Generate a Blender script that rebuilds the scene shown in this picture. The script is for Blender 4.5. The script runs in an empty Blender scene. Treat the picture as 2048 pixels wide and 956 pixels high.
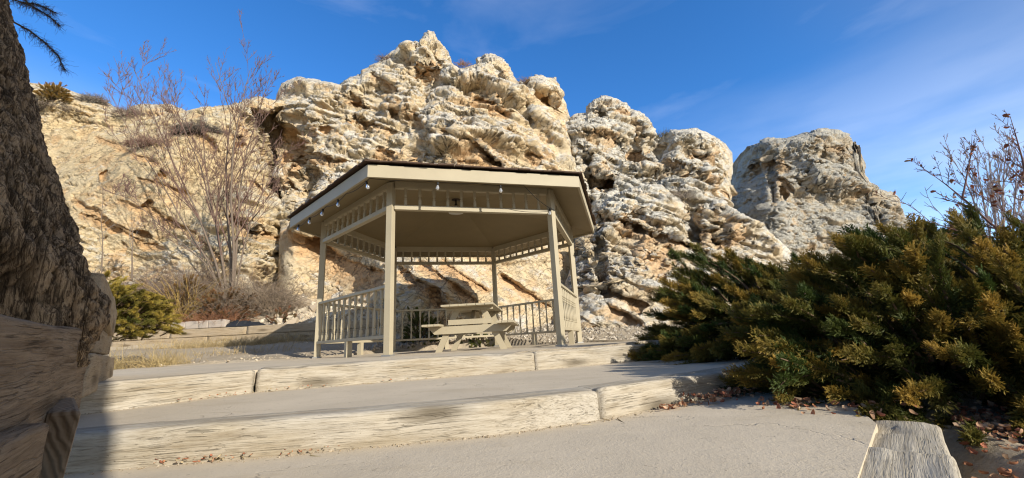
import bpy, math, random
import numpy as np
from mathutils import Vector
random.seed(7)
RNG = np.random.default_rng(7)
S = bpy.context.scene
COL = S.collection
PI = math.pi

# ------------------------------------------------------------------ camera
FPX, PITCH, ROLL, HC = 826.23, .2406, .0537, .1215      # focal length in px of a 2048 px wide frame, tilt up, roll, eye height
def ray(px, py):
    u2 = (np.asarray(px, float)-1024)/FPX; v2 = (478-np.asarray(py, float))/FPX
    cr, sr = math.cos(ROLL), math.sin(ROLL)
    u = u2*cr+v2*sr; v = -u2*sr+v2*cr
    c, s = math.cos(PITCH), math.sin(PITCH)
    return u, c-v*s, s+v*c
def te(px, py):
    a, b, c = ray(px, py); return a/b, c/b
def at(px, py, y):
    t, e = te(px, py); return np.array([t*y, y, HC+e*y])
def onz(px, py, z):
    a, b, c = ray(px, py); k = (z-HC)/c; return np.array([a*k, b*k, z])
def topx(x, y, z):
    z = z-HC
    c, s = math.cos(PITCH), math.sin(PITCH)
    d = y*c+z*s; v = -y*s+z*c
    cr, sr = math.cos(ROLL), math.sin(ROLL)
    return 1024+FPX*(x*cr-v*sr)/d, 478-FPX*(x*sr+v*cr)/d

cam = bpy.data.cameras.new('camera')
camo = bpy.data.objects.new('camera', cam); COL.objects.link(camo)
cam.sensor_width = 36; cam.lens = FPX/2048*36; cam.clip_end = 5000; cam.clip_start = .03
camo.location = (0, 0, HC)
fwd = Vector((0, math.cos(PITCH), math.sin(PITCH))); up0 = Vector((0, -math.sin(PITCH), math.cos(PITCH))); rt0 = Vector((1, 0, 0))
rt = rt0*math.cos(ROLL)-up0*math.sin(ROLL); upv = up0*math.cos(ROLL)+rt0*math.sin(ROLL)
from mathutils import Matrix
camo.rotation_euler = Matrix((rt, upv, -fwd)).transposed().to_euler()
S.camera = camo

# ------------------------------------------------------------------ light
SUN_AZ, SUN_EL = math.radians(136), math.radians(24)      # azimuth clockwise from +Y
sd = Vector((math.sin(SUN_AZ)*math.cos(SUN_EL), math.cos(SUN_AZ)*math.cos(SUN_EL), math.sin(SUN_EL)))
sl = bpy.data.lights.new('sun', 'SUN'); sl.energy = 4.9; sl.angle = math.radians(.5); sl.color = (1, .94, .83)
so = bpy.data.objects.new('sun', sl); COL.objects.link(so)
so.rotation_euler = sd.to_track_quat('Z', 'Y').to_euler()
W = bpy.data.worlds.new('World'); S.world = W; W.use_nodes = True
nt = W.node_tree; nt.nodes.clear()
def wn(t, **k):
    n = nt.nodes.new(t)
    for a, b in k.items(): setattr(n, a, b)
    return n
sky = wn('ShaderNodeTexSky', sky_type='NISHITA', sun_disc=False, sun_elevation=SUN_EL, sun_rotation=SUN_AZ, altitude=1600, air_density=1.0, dust_density=.25, ozone_density=3.0)
hs = wn('ShaderNodeHueSaturation'); hs.inputs['Saturation'].default_value = 1.26; hs.inputs['Value'].default_value = 1.0
tc = wn('ShaderNodeTexCoord')
mp = wn('ShaderNodeMapping'); mp.inputs['Scale'].default_value = (1.6, 1.1, 5.5); mp.inputs['Rotation'].default_value = (.25, .35, .3)
n1 = wn('ShaderNodeTexNoise'); n1.inputs['Scale'].default_value = 1.5; n1.inputs['Detail'].default_value = 7; n1.inputs['Roughness'].default_value = .52; n1.inputs['Distortion'].default_value = .6
r1 = wn('ShaderNodeMapRange'); r1.inputs['From Min'].default_value = .54; r1.inputs['From Max'].default_value = .86; r1.inputs['To Max'].default_value = .13
# low thin cloud bank near the horizon
sx = wn('ShaderNodeSeparateXYZ'); r2 = wn('ShaderNodeMapRange'); r2.inputs['From Min'].default_value = .48; r2.inputs['From Max'].default_value = .20; r2.inputs['To Max'].default_value = .32
n2 = wn('ShaderNodeTexNoise'); n2.inputs['Scale'].default_value = 2.2; n2.inputs['Detail'].default_value = 5
r3 = wn('ShaderNodeMapRange'); r3.inputs['From Min'].default_value = .28; r3.inputs['From Max'].default_value = .66
m1 = wn('ShaderNodeMath', operation='MULTIPLY'); m2 = wn('ShaderNodeMath', operation='MAXIMUM')
mx = wn('ShaderNodeMix', data_type='RGBA'); mx.inputs['B'].default_value = (9.4, 9.6, 9.9, 1)
bg = wn('ShaderNodeBackground'); bg.inputs['Strength'].default_value = .135
ow = wn('ShaderNodeOutputWorld')
L = nt.links.new
hs.inputs['Value'].default_value = 1.62; hs.inputs['Hue'].default_value = .505
hs2 = wn('ShaderNodeHueSaturation'); hs2.inputs['Saturation'].default_value = .45; hs2.inputs['Value'].default_value = .85
dt = wn('ShaderNodeVectorMath', operation='DOT_PRODUCT'); dt.inputs[1].default_value = sd
rs = wn('ShaderNodeMapRange', interpolation_type='SMOOTHSTEP'); rs.inputs['From Min'].default_value = .05; rs.inputs['From Max'].default_value = .75
ms = wn('ShaderNodeMix', data_type='RGBA')
L(sky.outputs[0], hs2.inputs['Color']); L(tc.outputs['Generated'], dt.inputs[0]); L(dt.outputs['Value'], rs.inputs[0]); L(rs.outputs[0], ms.inputs['Factor']); L(hs.outputs[0], ms.inputs['A']); L(hs2.outputs[0], ms.inputs['B'])
L(sky.outputs[0], hs.inputs['Color']); L(tc.outputs['Generated'], mp.inputs[0]); L(mp.outputs[0], n1.inputs['Vector']); L(n1.outputs[0], r1.inputs[0])
L(tc.outputs['Generated'], sx.inputs[0]); L(sx.outputs[2], r2.inputs[0]); L(mp.outputs[0], n2.inputs['Vector']); L(n2.outputs[0], r3.inputs[0])
L(r2.outputs[0], m1.inputs[0]); L(r3.outputs[0], m1.inputs[1]); L(m1.outputs[0], m2.inputs[0]); L(r1.outputs[0], m2.inputs[1])
L(m2.outputs[0], mx.inputs['Factor']); L(ms.outputs['Result'], mx.inputs['A']); L(mx.outputs['Result'], bg.inputs['Color']); L(bg.outputs[0], ow.inputs[0])
S.view_settings.view_transform = 'Standard'; S.view_settings.look = 'None'; S.view_settings.exposure = .33; S.view_settings.gamma = 1
S.render.engine = 'CYCLES'
S.cycles.use_denoising = True; S.cycles.filter_width = 1.15; S.cycles.sample_clamp_indirect = 2.5; S.cycles.max_bounces = 6; S.cycles.diffuse_bounces = 3

# ------------------------------------------------------------------ noise in numpy
def h3(ix, iy, iz, s):
    with np.errstate(over='ignore'):
        h = (ix.astype(np.int64)*374761393+iy.astype(np.int64)*668265263+iz.astype(np.int64)*2147483647+s*974634541).astype(np.uint64).astype(np.uint32)
        h = (h ^ (h >> 13))*np.uint32(1274126177); h = (h ^ (h >> 16))*np.uint32(2246822519); h ^= h >> 13
    return h.astype(np.float64)/4294967295.0
def vn(P, s=0):
    I = np.floor(P).astype(np.int64); f = P-I; f = f*f*f*(f*(f*6-15)+10)
    o = 0
    for dx in (0, 1):
        for dy in (0, 1):
            for dz in (0, 1):
                w = (f[:, 0] if dx else 1-f[:, 0])*(f[:, 1] if dy else 1-f[:, 1])*(f[:, 2] if dz else 1-f[:, 2])
                o = o+w*h3(I[:, 0]+dx, I[:, 1]+dy, I[:, 2]+dz, s)
    return o*2-1
def fbm(P, o=4, s=0, g=.5, lac=2.03):
    a, t, v = 1, 0, 0
    for i in range(o):
        v = v+a*vn(P, s+i*17); t += a; a *= g; P = P*lac+3.7
    return v/t
def ridged(P, o=4, s=0):
    a, t, v = 1, 0, 0
    for i in range(o):
        v = v+a*(1-2*np.abs(vn(P, s+i*13))); t += a; a *= .5; P = P*2.07+1.3
    return v/t
def voro(P, s=0, jit=.95):
    I = np.floor(P).astype(np.int64); N = len(P)
    F1 = np.full(N, 9e9); F2 = np.full(N, 9e9); V = np.zeros((N, 3)); H = np.zeros(N)
    for dx in (-1, 0, 1):
        for dy in (-1, 0, 1):
            for dz in (-1, 0, 1):
                a, b, c = I[:, 0]+dx, I[:, 1]+dy, I[:, 2]+dz
                q0 = h3(a, b, c, s); q1 = h3(a, b, c, s+101); q2 = h3(a, b, c, s+202)
                D = P-np.stack([a+.5+(q0-.5)*jit, b+.5+(q1-.5)*jit, c+.5+(q2-.5)*jit], 1)
                d = (D*D).sum(1)
                m = d < F1
                F2 = np.where(m, F1, np.minimum(F2, d)); F1 = np.where(m, d, F1); V[m] = D[m]; H[m] = q0[m]
    return np.sqrt(F1), np.sqrt(F2), V, H
def softcells(P, f, s=0, k=14., jit=.95):
    """height f(offset, hash) of each cell, blended softly across the borders; also how near a border lies"""
    I = np.floor(P).astype(np.int64); N = len(P); F1 = np.full(N, 9e9); cells = []
    for dx in (-1, 0, 1):
        for dy in (-1, 0, 1):
            for dz in (-1, 0, 1):
                a, b, c = I[:, 0]+dx, I[:, 1]+dy, I[:, 2]+dz
                q0 = h3(a, b, c, s); D = P-np.stack([a+.5+(q0-.5)*jit, b+.5+(h3(a, b, c, s+101)-.5)*jit, c+.5+(h3(a, b, c, s+202)-.5)*jit], 1)
                d = (D*D).sum(1); cells.append((d, D, q0)); F1 = np.minimum(F1, d)
    W = np.zeros(N); S_ = np.zeros(N); W2 = np.zeros(N)
    for d, D, q in cells:
        w = np.exp(-k*(d-F1)); W += w; W2 += w*w; S_ += w*f(D, q)
    return S_/W, W2/W**2
def sstep(a, b, x):
    t = np.clip((x-a)/(b-a), 0, 1); return t*t*(3-2*t)

# ------------------------------------------------------------------ mesh helpers
def setp(o, label=None, cat=None, group=None, kind=None):
    if label: o['label'] = label
    if cat: o['category'] = cat
    if group: o['group'] = group
    if kind: o['kind'] = kind
    return o
def link(name, me, parent=None):
    o = bpy.data.objects.new(name, me); COL.objects.link(o)
    if parent: o.parent = parent
    return o
def empty(name, loc, label, cat, group=None, rz=0):
    o = link(name, None); o.location = loc; o.rotation_euler = (0, 0, rz); o.empty_display_size = .1
    return setp(o, label, cat, group)
def mesh_np(name, V, F, mat, parent=None, smooth=True, cols=None):
    """V (n,3); F a list of int arrays, each (m,k), all faces of one size k"""
    V = np.ascontiguousarray(V, np.float32)
    if not isinstance(F, list): F = [F]
    F = [f for f in F if len(f)]
    me = bpy.data.meshes.new(name)
    me.vertices.add(len(V)); me.vertices.foreach_set('co', V.ravel())
    loops = np.concatenate([f.ravel() for f in F]).astype(np.int32)
    tot = np.concatenate([np.full(len(f), f.shape[1]) for f in F]).astype(np.int32)
    st = np.concatenate([[0], np.cumsum(tot)[:-1]]).astype(np.int32)
    me.loops.add(len(loops)); me.loops.foreach_set('vertex_index', loops)
    me.polygons.add(len(tot)); me.polygons.foreach_set('loop_start', st); me.polygons.foreach_set('loop_total', tot)
    me.polygons.foreach_set('use_smooth', np.full(len(tot), smooth))
    me.update(calc_edges=True)
    if cols is not None:
        a = me.color_attributes.new('tint', 'FLOAT_COLOR', 'POINT')
        c = np.ones((len(V), 4), np.float32); c[:, :cols.shape[1]] = cols
        a.data.foreach_set('color', c.ravel())
    me.materials.append(mat)
    return link(name, me, parent)
def gridfaces(nu, nv, closed_u=False, off=0):
    """vertices ordered [v][u]"""
    u = np.arange(nu if closed_u else nu-1); v = np.arange(nv-1)
    U, Vv = np.meshgrid(u, v); U2 = (U+1) % nu
    return (np.stack([Vv*nu+U, Vv*nu+U2, (Vv+1)*nu+U2, (Vv+1)*nu+U], -1).reshape(-1, 4)+off)
class MB:
    def __init__(s): s.v = []; s.f = []
    def box(s, c, d, R=None):
        c = np.array(c, float); n = len(s.v)
        for z in (-1, 1):
            for x, y in ((-1, -1), (1, -1), (1, 1), (-1, 1)):
                p = np.array([x*d[0], y*d[1], z*d[2]])*.5
                s.v.append(c+(R @ p if R is not None else p))
        s.f += [[n+i for i in q] for q in ((3, 2, 1, 0), (4, 5, 6, 7), (0, 1, 5, 4), (1, 2, 6, 5), (2, 3, 7, 6), (3, 0, 4, 7))]
        return s
    def beam(s, a, b, w, h, up=(0, 0, 1)):
        """a bar from a to b, w across and h along up"""
        a = np.array(a, float); b = np.array(b, float); x = b-a; l = np.linalg.norm(x); x /= l
        y = np.cross(up, x); y /= np.linalg.norm(y); z = np.cross(x, y)
        return s.box((a+b)/2, (l, w, h), np.stack([x, y, z], 1))
    def prism(s, pts, d):
        """polygon pts (3D) pushed along d"""
        n = len(s.v); k = len(pts); d = np.array(d, float)
        s.v += [np.array(p, float) for p in pts]+[np.array(p, float)+d for p in pts]
        s.f += [[n+i for i in range(k)][::-1], [n+k+i for i in range(k)]]
        s.f += [[n+i, n+(i+1) % k, n+k+(i+1) % k, n+k+i] for i in range(k)]
        return s
    def lathe(s, prof, c=(0, 0, 0), n=10, phase=0):
        b = len(s.v)
        for r, z in prof:
            for i in range(n):
                a = 2*PI*i/n+phase; s.v.append(np.array([c[0]+r*math.cos(a), c[1]+r*math.sin(a), c[2]+z]))
        for j in range(len(prof)-1):
            for i in range(n): s.f.append([b+j*n+i, b+j*n+(i+1) % n, b+(j+1)*n+(i+1) % n, b+(j+1)*n+i])
        s.f.append([b+i for i in range(n)][::-1]); e = b+(len(prof)-1)*n; s.f.append([e+i for i in range(n)])
        return s
    def tube(s, pts, r, n=6):
        P = np.array(pts, float)[None]; R = np.broadcast_to(np.array(r, float), (len(pts),))[None]
        V, F = tubes(P, R, n); b = len(s.v); s.v += list(V); s.f += [list(q) for q in (F+b)]
        return s
    def build(s, name, mat, parent=None, smooth=False, bevel=0):
        me = bpy.data.meshes.new(name); me.from_pydata([tuple(p) for p in s.v], [], [list(map(int, f)) for f in s.f])
        me.polygons.foreach_set('use_smooth', [smooth]*len(me.polygons)); me.update(); me.materials.append(mat)
        o = link(name, me, parent)
        if bevel:
            m = o.modifiers.new('bevel', 'BEVEL'); m.width = bevel; m.segments = 2; m.limit_method = 'ANGLE'
        return o
def tubes(P, R, n=3):
    """P (N,K,3) polylines with radii R (N,K) -> open tubes"""
    N, K, _ = P.shape
    T = np.gradient(P, axis=1); T /= np.linalg.norm(T, axis=2, keepdims=True)+1e-9
    ref = np.zeros_like(T); ref[..., 0] = .31; ref[..., 1] = .94; ref[..., 2] = .12
    bad = np.abs((T*ref).sum(2)) > .9; ref[bad] = (.9, -.2, .3)
    A = np.cross(T, ref); A /= np.linalg.norm(A, axis=2, keepdims=True)+1e-9; B = np.cross(T, A)
    a = 2*PI*np.arange(n)/n
    V = P[:, :, None]+R[:, :, None, None]*(A[:, :, None]*np.cos(a)[None, None, :, None]+B[:, :, None]*np.sin(a)[None, None, :, None])
    base = gridfaces(n, K, True)
    F = (base[None]+(np.arange(N)*K*n)[:, None, None]).reshape(-1, 4)
    return V.reshape(-1, 3), F
def instance(PV, PF, M, T, pc=None, ic=None):
    """copies of a prototype: M (N,3,3), T (N,3); per-vertex value pc mixed with per-copy value ic"""
    N = len(T); n = len(PV)
    V = np.einsum('nij,vj->nvi', M, PV)+T[:, None]
    F = (PF[None]+(np.arange(N)*n)[:, None, None]).reshape(-1, PF.shape[1])
    return V.reshape(-1, 3), F
def frames(d, roll, up=(0, 0, 1)):
    """rotation matrices whose X axis is d, rolled about it"""
    d = d/(np.linalg.norm(d, axis=1, keepdims=True)+1e-9)
    upv_ = np.broadcast_to(np.array(up, float), d.shape).copy(); upv_ /= np.linalg.norm(upv_, axis=1, keepdims=True)+1e-9; m = np.abs((d*upv_).sum(1)) > .97; upv_[m] = (1, 0, 0)
    y = np.cross(upv_, d); y /= np.linalg.norm(y, axis=1, keepdims=True); z = np.cross(d, y)
    c, s = np.cos(roll)[:, None], np.sin(roll)[:, None]
    return np.stack([d, y*c+z*s, -y*s+z*c], 2)

# ------------------------------------------------------------------ materials
class Mat:
    def __init__(s, name, rough=.85, spec=.25):
        s.m = bpy.data.materials.new(name); s.m.use_nodes = True; s.t = s.m.node_tree; s.b = s.t.nodes['Principled BSDF']
        s.b.inputs['Roughness'].default_value = rough; s.b.inputs['Specular IOR Level'].default_value = spec
    def n(s, t, ins=None, **k):
        n = s.t.nodes.new(t)
        for a, b in k.items(): setattr(n, a, b)
        for a, b in (ins or {}).items():
            if isinstance(b, bpy.types.NodeSocket): s.t.links.new(b, n.inputs[a])
            else: n.inputs[a].default_value = b
        return n
    def coord(s, scale=(1, 1, 1), kind='Object', rot=(0, 0, 0)):
        t = s.n('ShaderNodeTexCoord'); v = t.outputs[kind]
        if any(rot): v = s.n('ShaderNodeMapping', {'Vector': v, 'Rotation': rot}).outputs[0]
        return s.n('ShaderNodeMapping', {'Vector': v, 'Scale': scale}).outputs[0]
    def noise(s, co, scale, detail=5, rough=.55, dist=0):
        return s.n('ShaderNodeTexNoise', {'Vector': co, 'Scale': scale, 'Detail': detail, 'Roughness': rough, 'Distortion': dist}).outputs[0]
    def ramp(s, f, a, b, lo=0., hi=1.):
        return s.n('ShaderNodeMapRange', {0: f, 1: a, 2: b, 3: lo, 4: hi}).outputs[0]
    def mix(s, f, a, b, mode='MIX'):
        n = s.n('ShaderNodeMix', data_type='RGBA', blend_type=mode)
        for k, v in (('Factor', f), ('A', a), ('B', b)):
            if isinstance(v, bpy.types.NodeSocket): s.t.links.new(v, n.inputs[k])
            else: n.inputs[k].default_value = (*v, 1) if isinstance(v, tuple) else v
        return n.outputs['Result']
    def math(s, op, a, b=0.):
        return s.n('ShaderNodeMath', {0: a, 1: b}, operation=op).outputs[0]
    def attr(s): return s.n('ShaderNodeVertexColor', layer_name='tint').outputs[0]
    def color(s, c):
        if isinstance(c, tuple): s.b.inputs['Base Color'].default_value = (*c, 1)
        else: s.t.links.new(c, s.b.inputs['Base Color'])
        return s
    def bump(s, h, strength=.5, dist=.01, nrm=None):
        ins = {'Height': h, 'Strength': strength, 'Distance': dist}
        if nrm: ins['Normal'] = nrm
        n = s.n('ShaderNodeBump', ins); s.t.links.new(n.outputs[0], s.b.inputs['Normal']); return n.outputs[0]
def simple(name, c, rough=.6, spec=.3, metal=0):
    m = Mat(name, rough, spec); m.color(c); m.b.inputs['Metallic'].default_value = metal
    co = m.coord(); m.bump(m.noise(co, 60, 3), .15, .002); return m.m
def mk_rock(name, c_crust, c_tan, c_fresh, lich):
    m = Mat(name, .93, .15); co = m.coord(kind='Object')
    tint = m.attr(); sep = m.n('ShaderNodeSeparateColor', {0: tint})
    fresh, crust = sep.outputs[0], sep.outputs[1]
    big = m.noise(co, .55, 6, .6, .4); mid = m.noise(co, 2.6, 7, .62, .3); fine = m.noise(co, 14, 6, .65)
    c = m.mix(m.ramp(big, .35, .65), c_tan, tuple(x*y for x, y in zip(c_tan, (1.04, .97, .86))))
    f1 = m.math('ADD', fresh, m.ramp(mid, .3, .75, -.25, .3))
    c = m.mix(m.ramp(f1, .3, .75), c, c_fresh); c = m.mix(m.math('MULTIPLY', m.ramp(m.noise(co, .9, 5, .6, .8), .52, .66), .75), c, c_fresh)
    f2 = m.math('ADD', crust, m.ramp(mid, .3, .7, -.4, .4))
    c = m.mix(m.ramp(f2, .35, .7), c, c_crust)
    lic = m.noise(co, 5.5, 8, .72, .6); lb = m.ramp(m.noise(co, .8, 3), .4, .62)
    c = m.mix(m.math('MULTIPLY', m.math('MULTIPLY', m.ramp(lic, .53, .66), lb), lich), c, (.13, .125, .105))
    c = m.mix(m.ramp(m.noise(co, 9, 7, .7), .6, .75, 0, .4), c, (.22, .17, .10))
    streak = m.noise(m.coord((1.6, 1.6, .16)), 1.4, 5, .6, .5)
    c = m.mix(m.ramp(streak, .58, .74, 0, .35), c, (.24, .19, .12))
    m.color(c)
    vv_ = m.n('ShaderNodeVectorMath', {0: m.coord((1, 1, 1.9), rot=(0, .45, 0)), 1: m.n('ShaderNodeVectorMath', {0: m.n('ShaderNodeTexNoise', {'Vector': co, 'Scale': 1.6, 'Detail': 7, 'Roughness': .65}).outputs[1], 1: (.9, .9, .9)}, operation='MULTIPLY').outputs[0]}, operation='ADD').outputs[0]
    def crack(sc, w, lo, hi):
        e_ = m.n('ShaderNodeTexVoronoi', {'Vector': vv_, 'Scale': sc}, feature='DISTANCE_TO_EDGE').outputs[0]
        return m.math('MULTIPLY', m.ramp(e_, w, w*.15), m.ramp(m.noise(co, sc*.5, 3), lo, hi))
    ckc = m.math('MAXIMUM', crack(1.1, .028, .46, .56), crack(2.6, .045, .5, .58))
    c = m.mix(m.math('MULTIPLY', ckc, .6), c, (.17, .125, .08)); m.color(c)
    bed = m.noise(m.coord((.8, .8, 6), rot=(.0, .42, .0)), 1.6, 9, .7, .6)
    bl = m.noise(m.coord((1, 1, 1.8), rot=(0, .42, 0)), 5.5, 8, .66, .2)
    ckn = m.noise(m.coord((1, 1, 2.4), rot=(0, .5, 0)), 2.1, 6, .6, .4); cr = m.ramp(m.math('ABSOLUTE', m.math('SUBTRACT', ckn, .5)), 0, .022, 1, 0)
    h = m.math('ADD', m.math('MULTIPLY', bed, .9), m.math('MULTIPLY', fine, .7)); h = m.math('ADD', h, m.math('MULTIPLY', bl, 1.1)); h = m.math('SUBTRACT', h, m.math('MULTIPLY', cr, .35)); h = m.math('SUBTRACT', h, m.math('MULTIPLY', ckc, .8))
    m.bump(h, .8, .07)
    return m.m
M = {}
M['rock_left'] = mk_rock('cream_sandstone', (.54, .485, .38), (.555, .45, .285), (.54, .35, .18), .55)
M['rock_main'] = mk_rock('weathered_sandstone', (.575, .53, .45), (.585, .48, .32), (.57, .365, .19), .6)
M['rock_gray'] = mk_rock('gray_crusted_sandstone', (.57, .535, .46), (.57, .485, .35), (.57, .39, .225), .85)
M['rock_far'] = mk_rock('dark_crusted_sandstone', (.42, .395, .335), (.43, .365, .27), (.50, .345, .20), 1.0)

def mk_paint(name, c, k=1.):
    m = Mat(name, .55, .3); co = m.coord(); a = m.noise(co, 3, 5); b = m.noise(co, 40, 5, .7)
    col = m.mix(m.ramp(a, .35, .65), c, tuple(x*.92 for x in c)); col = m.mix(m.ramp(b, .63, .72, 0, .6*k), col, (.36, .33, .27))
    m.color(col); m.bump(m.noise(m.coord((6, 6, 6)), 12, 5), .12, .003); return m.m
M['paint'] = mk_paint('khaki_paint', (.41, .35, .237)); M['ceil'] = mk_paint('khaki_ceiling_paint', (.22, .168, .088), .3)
M['black'] = simple('black_plastic', (.015, .015, .016), .45); M['glass'] = Mat('clear_bulb_glass', .05, .5).color((.85, .87, .9)).m
M['glass'].node_tree.nodes['Principled BSDF'].inputs['Transmission Weight'].default_value = .75
M['bronze'] = simple('dark_bronze_metal', (.05, .035, .025), .4, .5, .6); M['opal'] = simple('frosted_glass', (.62, .6, .55), .3, .5)
M['white'] = simple('white_plastic', (.75, .75, .75)); M['steel'] = simple('weathered_steel', (.3, .29, .27), .5, .4, .5)
m = Mat('wood_shingle', .9); co = m.coord((1, 1, 1)); m.color(m.mix(m.noise(co, 9, 5), (.035, .022, .016), (.12, .075, .05))); m.bump(m.noise(m.coord((4, 4, 30)), 9, 4), .5, .01); M['shingle'] = m.m

def mk_timber(name, c1, c2, c3, crack=.5, grey=.4):
    """weathered sawn timber with its grain along local X"""
    m = Mat(name, .9, .15)
    wv = m.noise(m.coord((1.1, 3, 3)), 1.4, 4, .55); sh = m.n('ShaderNodeVectorMath', {0: m.coord((1, 1, 1)), 1: m.n('ShaderNodeCombineXYZ', {1: m.math('MULTIPLY', wv, .04), 2: m.math('MULTIPLY', wv, .04)}).outputs[0]}, operation='ADD').outputs[0]
    def st(sc): return m.n('ShaderNodeMapping', {'Vector': sh, 'Scale': sc}).outputs[0]
    g = m.noise(st((.6, 14, 14)), 3., 8, .66, .5); f = m.noise(st((2.2, 55, 55)), 3, 6, .65, .3); b = m.noise(m.coord((1, 2.5, 2.5)), 1.8, 6, .6)
    c = m.mix(m.ramp(g, .33, .64), c1, c2); c = m.mix(m.ramp(b, .42, .66, 0, grey), c, c3)
    c = m.mix(m.ramp(f, .50, .66, 0, .6), c, tuple(x*.62 for x in c1))
    kn = m.n('ShaderNodeTexVoronoi', {'Vector': m.coord((.8, 3.2, 3.2)), 'Scale': 1.3}).outputs['Distance']
    c = m.mix(m.ramp(kn, .22, .05, 0, .85), c, tuple(x*.42 for x in c1))
    ck = m.ramp(m.noise(st((.9, 60, 60)), 2.4, 5, .55, .3), .60, .68)
    br = m.ramp(m.noise(m.coord((2.2, 2.2, 2.2)), 2.2, 3), .42, .56)
    ck = m.math('MULTIPLY', ck, br); ck2 = m.ramp(m.math('ABSOLUTE', m.math('SUBTRACT', m.noise(st((.35, 9, 9)), 2., 4, .5, .4), .5)), 0, .012, 1, 0); ck = m.math('MAXIMUM', ck, m.math('MULTIPLY', m.math('MULTIPLY', ck2, br), .3))
    c = m.mix(m.math('MULTIPLY', ck, .2+.3*crack), c, tuple(x*.3 for x in c1))
    spk = m.noise(m.coord((14, 30, 30)), 3, 3, .6); c = m.mix(m.ramp(spk, .66, .72, 0, .6), c, tuple(x*.35 for x in c1))
    m.color(c)
    h = m.math('ADD', m.math('MULTIPLY', f, .5), m.math('MULTIPLY', g, .6)); h = m.math('SUBTRACT', h, m.math('MULTIPLY', ck, crack*1.2))
    m.bump(h, .7, .012); return m.m
M['tie'] = mk_timber('sunbleached_timber', (.29, .235, .16), (.46, .40, .305), (.52, .48, .41), .75, .6)
M['tie_grey'] = mk_timber('grey_weathered_timber', (.30, .255, .185), (.46, .405, .315), (.47, .43, .36), 1., .6)
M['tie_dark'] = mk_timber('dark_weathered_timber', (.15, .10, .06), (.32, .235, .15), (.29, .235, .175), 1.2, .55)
M['wall_wood'] = mk_timber('tan_wall_timber', (.32, .235, .14), (.42, .33, .22), (.40, .34, .26), .7, .5)
m = Mat('end_grain', .92); co = m.coord(); w = m.n('ShaderNodeTexWave', {'Vector': m.coord((1, 1, 1), rot=(.2, .5, .2)), 'Scale': 15, 'Distortion': 6, 'Detail': 3}, wave_type='BANDS').outputs[1]
m.color(m.mix(w, (.23, .165, .105), (.29, .22, .15))); m.bump(w, .5, .006); M['endgrain'] = m.m

def mk_concrete(name, c):
    m = Mat(name, .92, .2); co = m.coord(); a = m.noise(co, 1.3, 7, .6, .3); b = m.noise(co, 90, 4, .7); d = m.noise(co, 7, 7, .7)
    col = m.mix(m.ramp(a, .32, .68), tuple(x*.88 for x in c), tuple(x*1.07 for x in c))
    col = m.mix(m.ramp(d, .55, .75, 0, .4), col, (c[0]*.78, c[1]*.74, c[2]*.66))
    col = m.mix(m.ramp(b, .58, .72, 0, .5), col, tuple(x*.62 for x in c)); col = m.mix(m.ramp(b, .40, .28, 0, .45), col, tuple(min(.7, x*1.3) for x in c))
    st = m.noise(m.coord((.35, 1.1, 1)), 2.2, 8, .68, .8); col = m.mix(m.ramp(st, .55, .72, 0, .45), col, (c[0]*.70, c[1]*.66, c[2]*.58)); col = m.mix(m.ramp(st, .40, .28, 0, .4), col, tuple(min(.72, x*1.12) for x in c))
    vc = m.n('ShaderNodeTexVoronoi', {'Vector': m.n('ShaderNodeVectorMath', {0: co, 1: m.n('ShaderNodeTexNoise', {'Vector': co, 'Scale': 2.5, 'Detail': 6}).outputs[1]}, operation='ADD').outputs[0], 'Scale': .62}, feature='DISTANCE_TO_EDGE').outputs[0]
    hair = m.math('MULTIPLY', m.ramp(vc, .006, .0015), m.ramp(a, .5, .6)); col = m.mix(m.math('MULTIPLY', hair, .45), col, tuple(x*.4 for x in c))
    sp = m.noise(co, 34, 2, .5); col = m.mix(m.ramp(sp, .69, .74, 0, .7), col, tuple(x*.5 for x in c))
    m.color(col); m.bump(m.math('SUBTRACT', m.math('ADD', m.math('MULTIPLY', b, .5), m.math('MULTIPLY', d, .9)), hair), .7, .009); return m.m
M['concrete'] = mk_concrete('broom_finished_concrete', (.55, .465, .345))
m = Mat('dry_dirt', .97, .1); co = m.coord(); a = m.noise(co, .9, 7, .6); b = m.noise(co, 26, 6, .7)
col = m.mix(m.ramp(a, .35, .65), (.36, .29, .20), (.43, .36, .265)); col = m.mix(m.ramp(b, .55, .7, 0, .6), col, (.25, .195, .13)); col = m.mix(m.ramp(b, .42, .3, 0, .5), col, (.5, .44, .35))
m.color(col); m.bump(m.math('ADD', b, m.noise(co, 6, 6)), .7, .03); M['dirt'] = m.m
m = Mat('leaf_mould', .97, .1); co = m.coord(); b = m.noise(co, 22, 6, .7); m.color(m.mix(m.ramp(b, .35, .65), (.10, .065, .04), (.26, .17, .10))); m.bump(b, .8, .02); M['mould'] = m.m
m = Mat('pale_stone', .95, .15); a = m.attr(); b = m.noise(m.coord(), 30, 4); m.color(m.mix(m.ramp(b, .3, .7, 0, .5), a, (.36, .29, .19))); m.bump(b, .4, .01); M['stone'] = m.m

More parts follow.
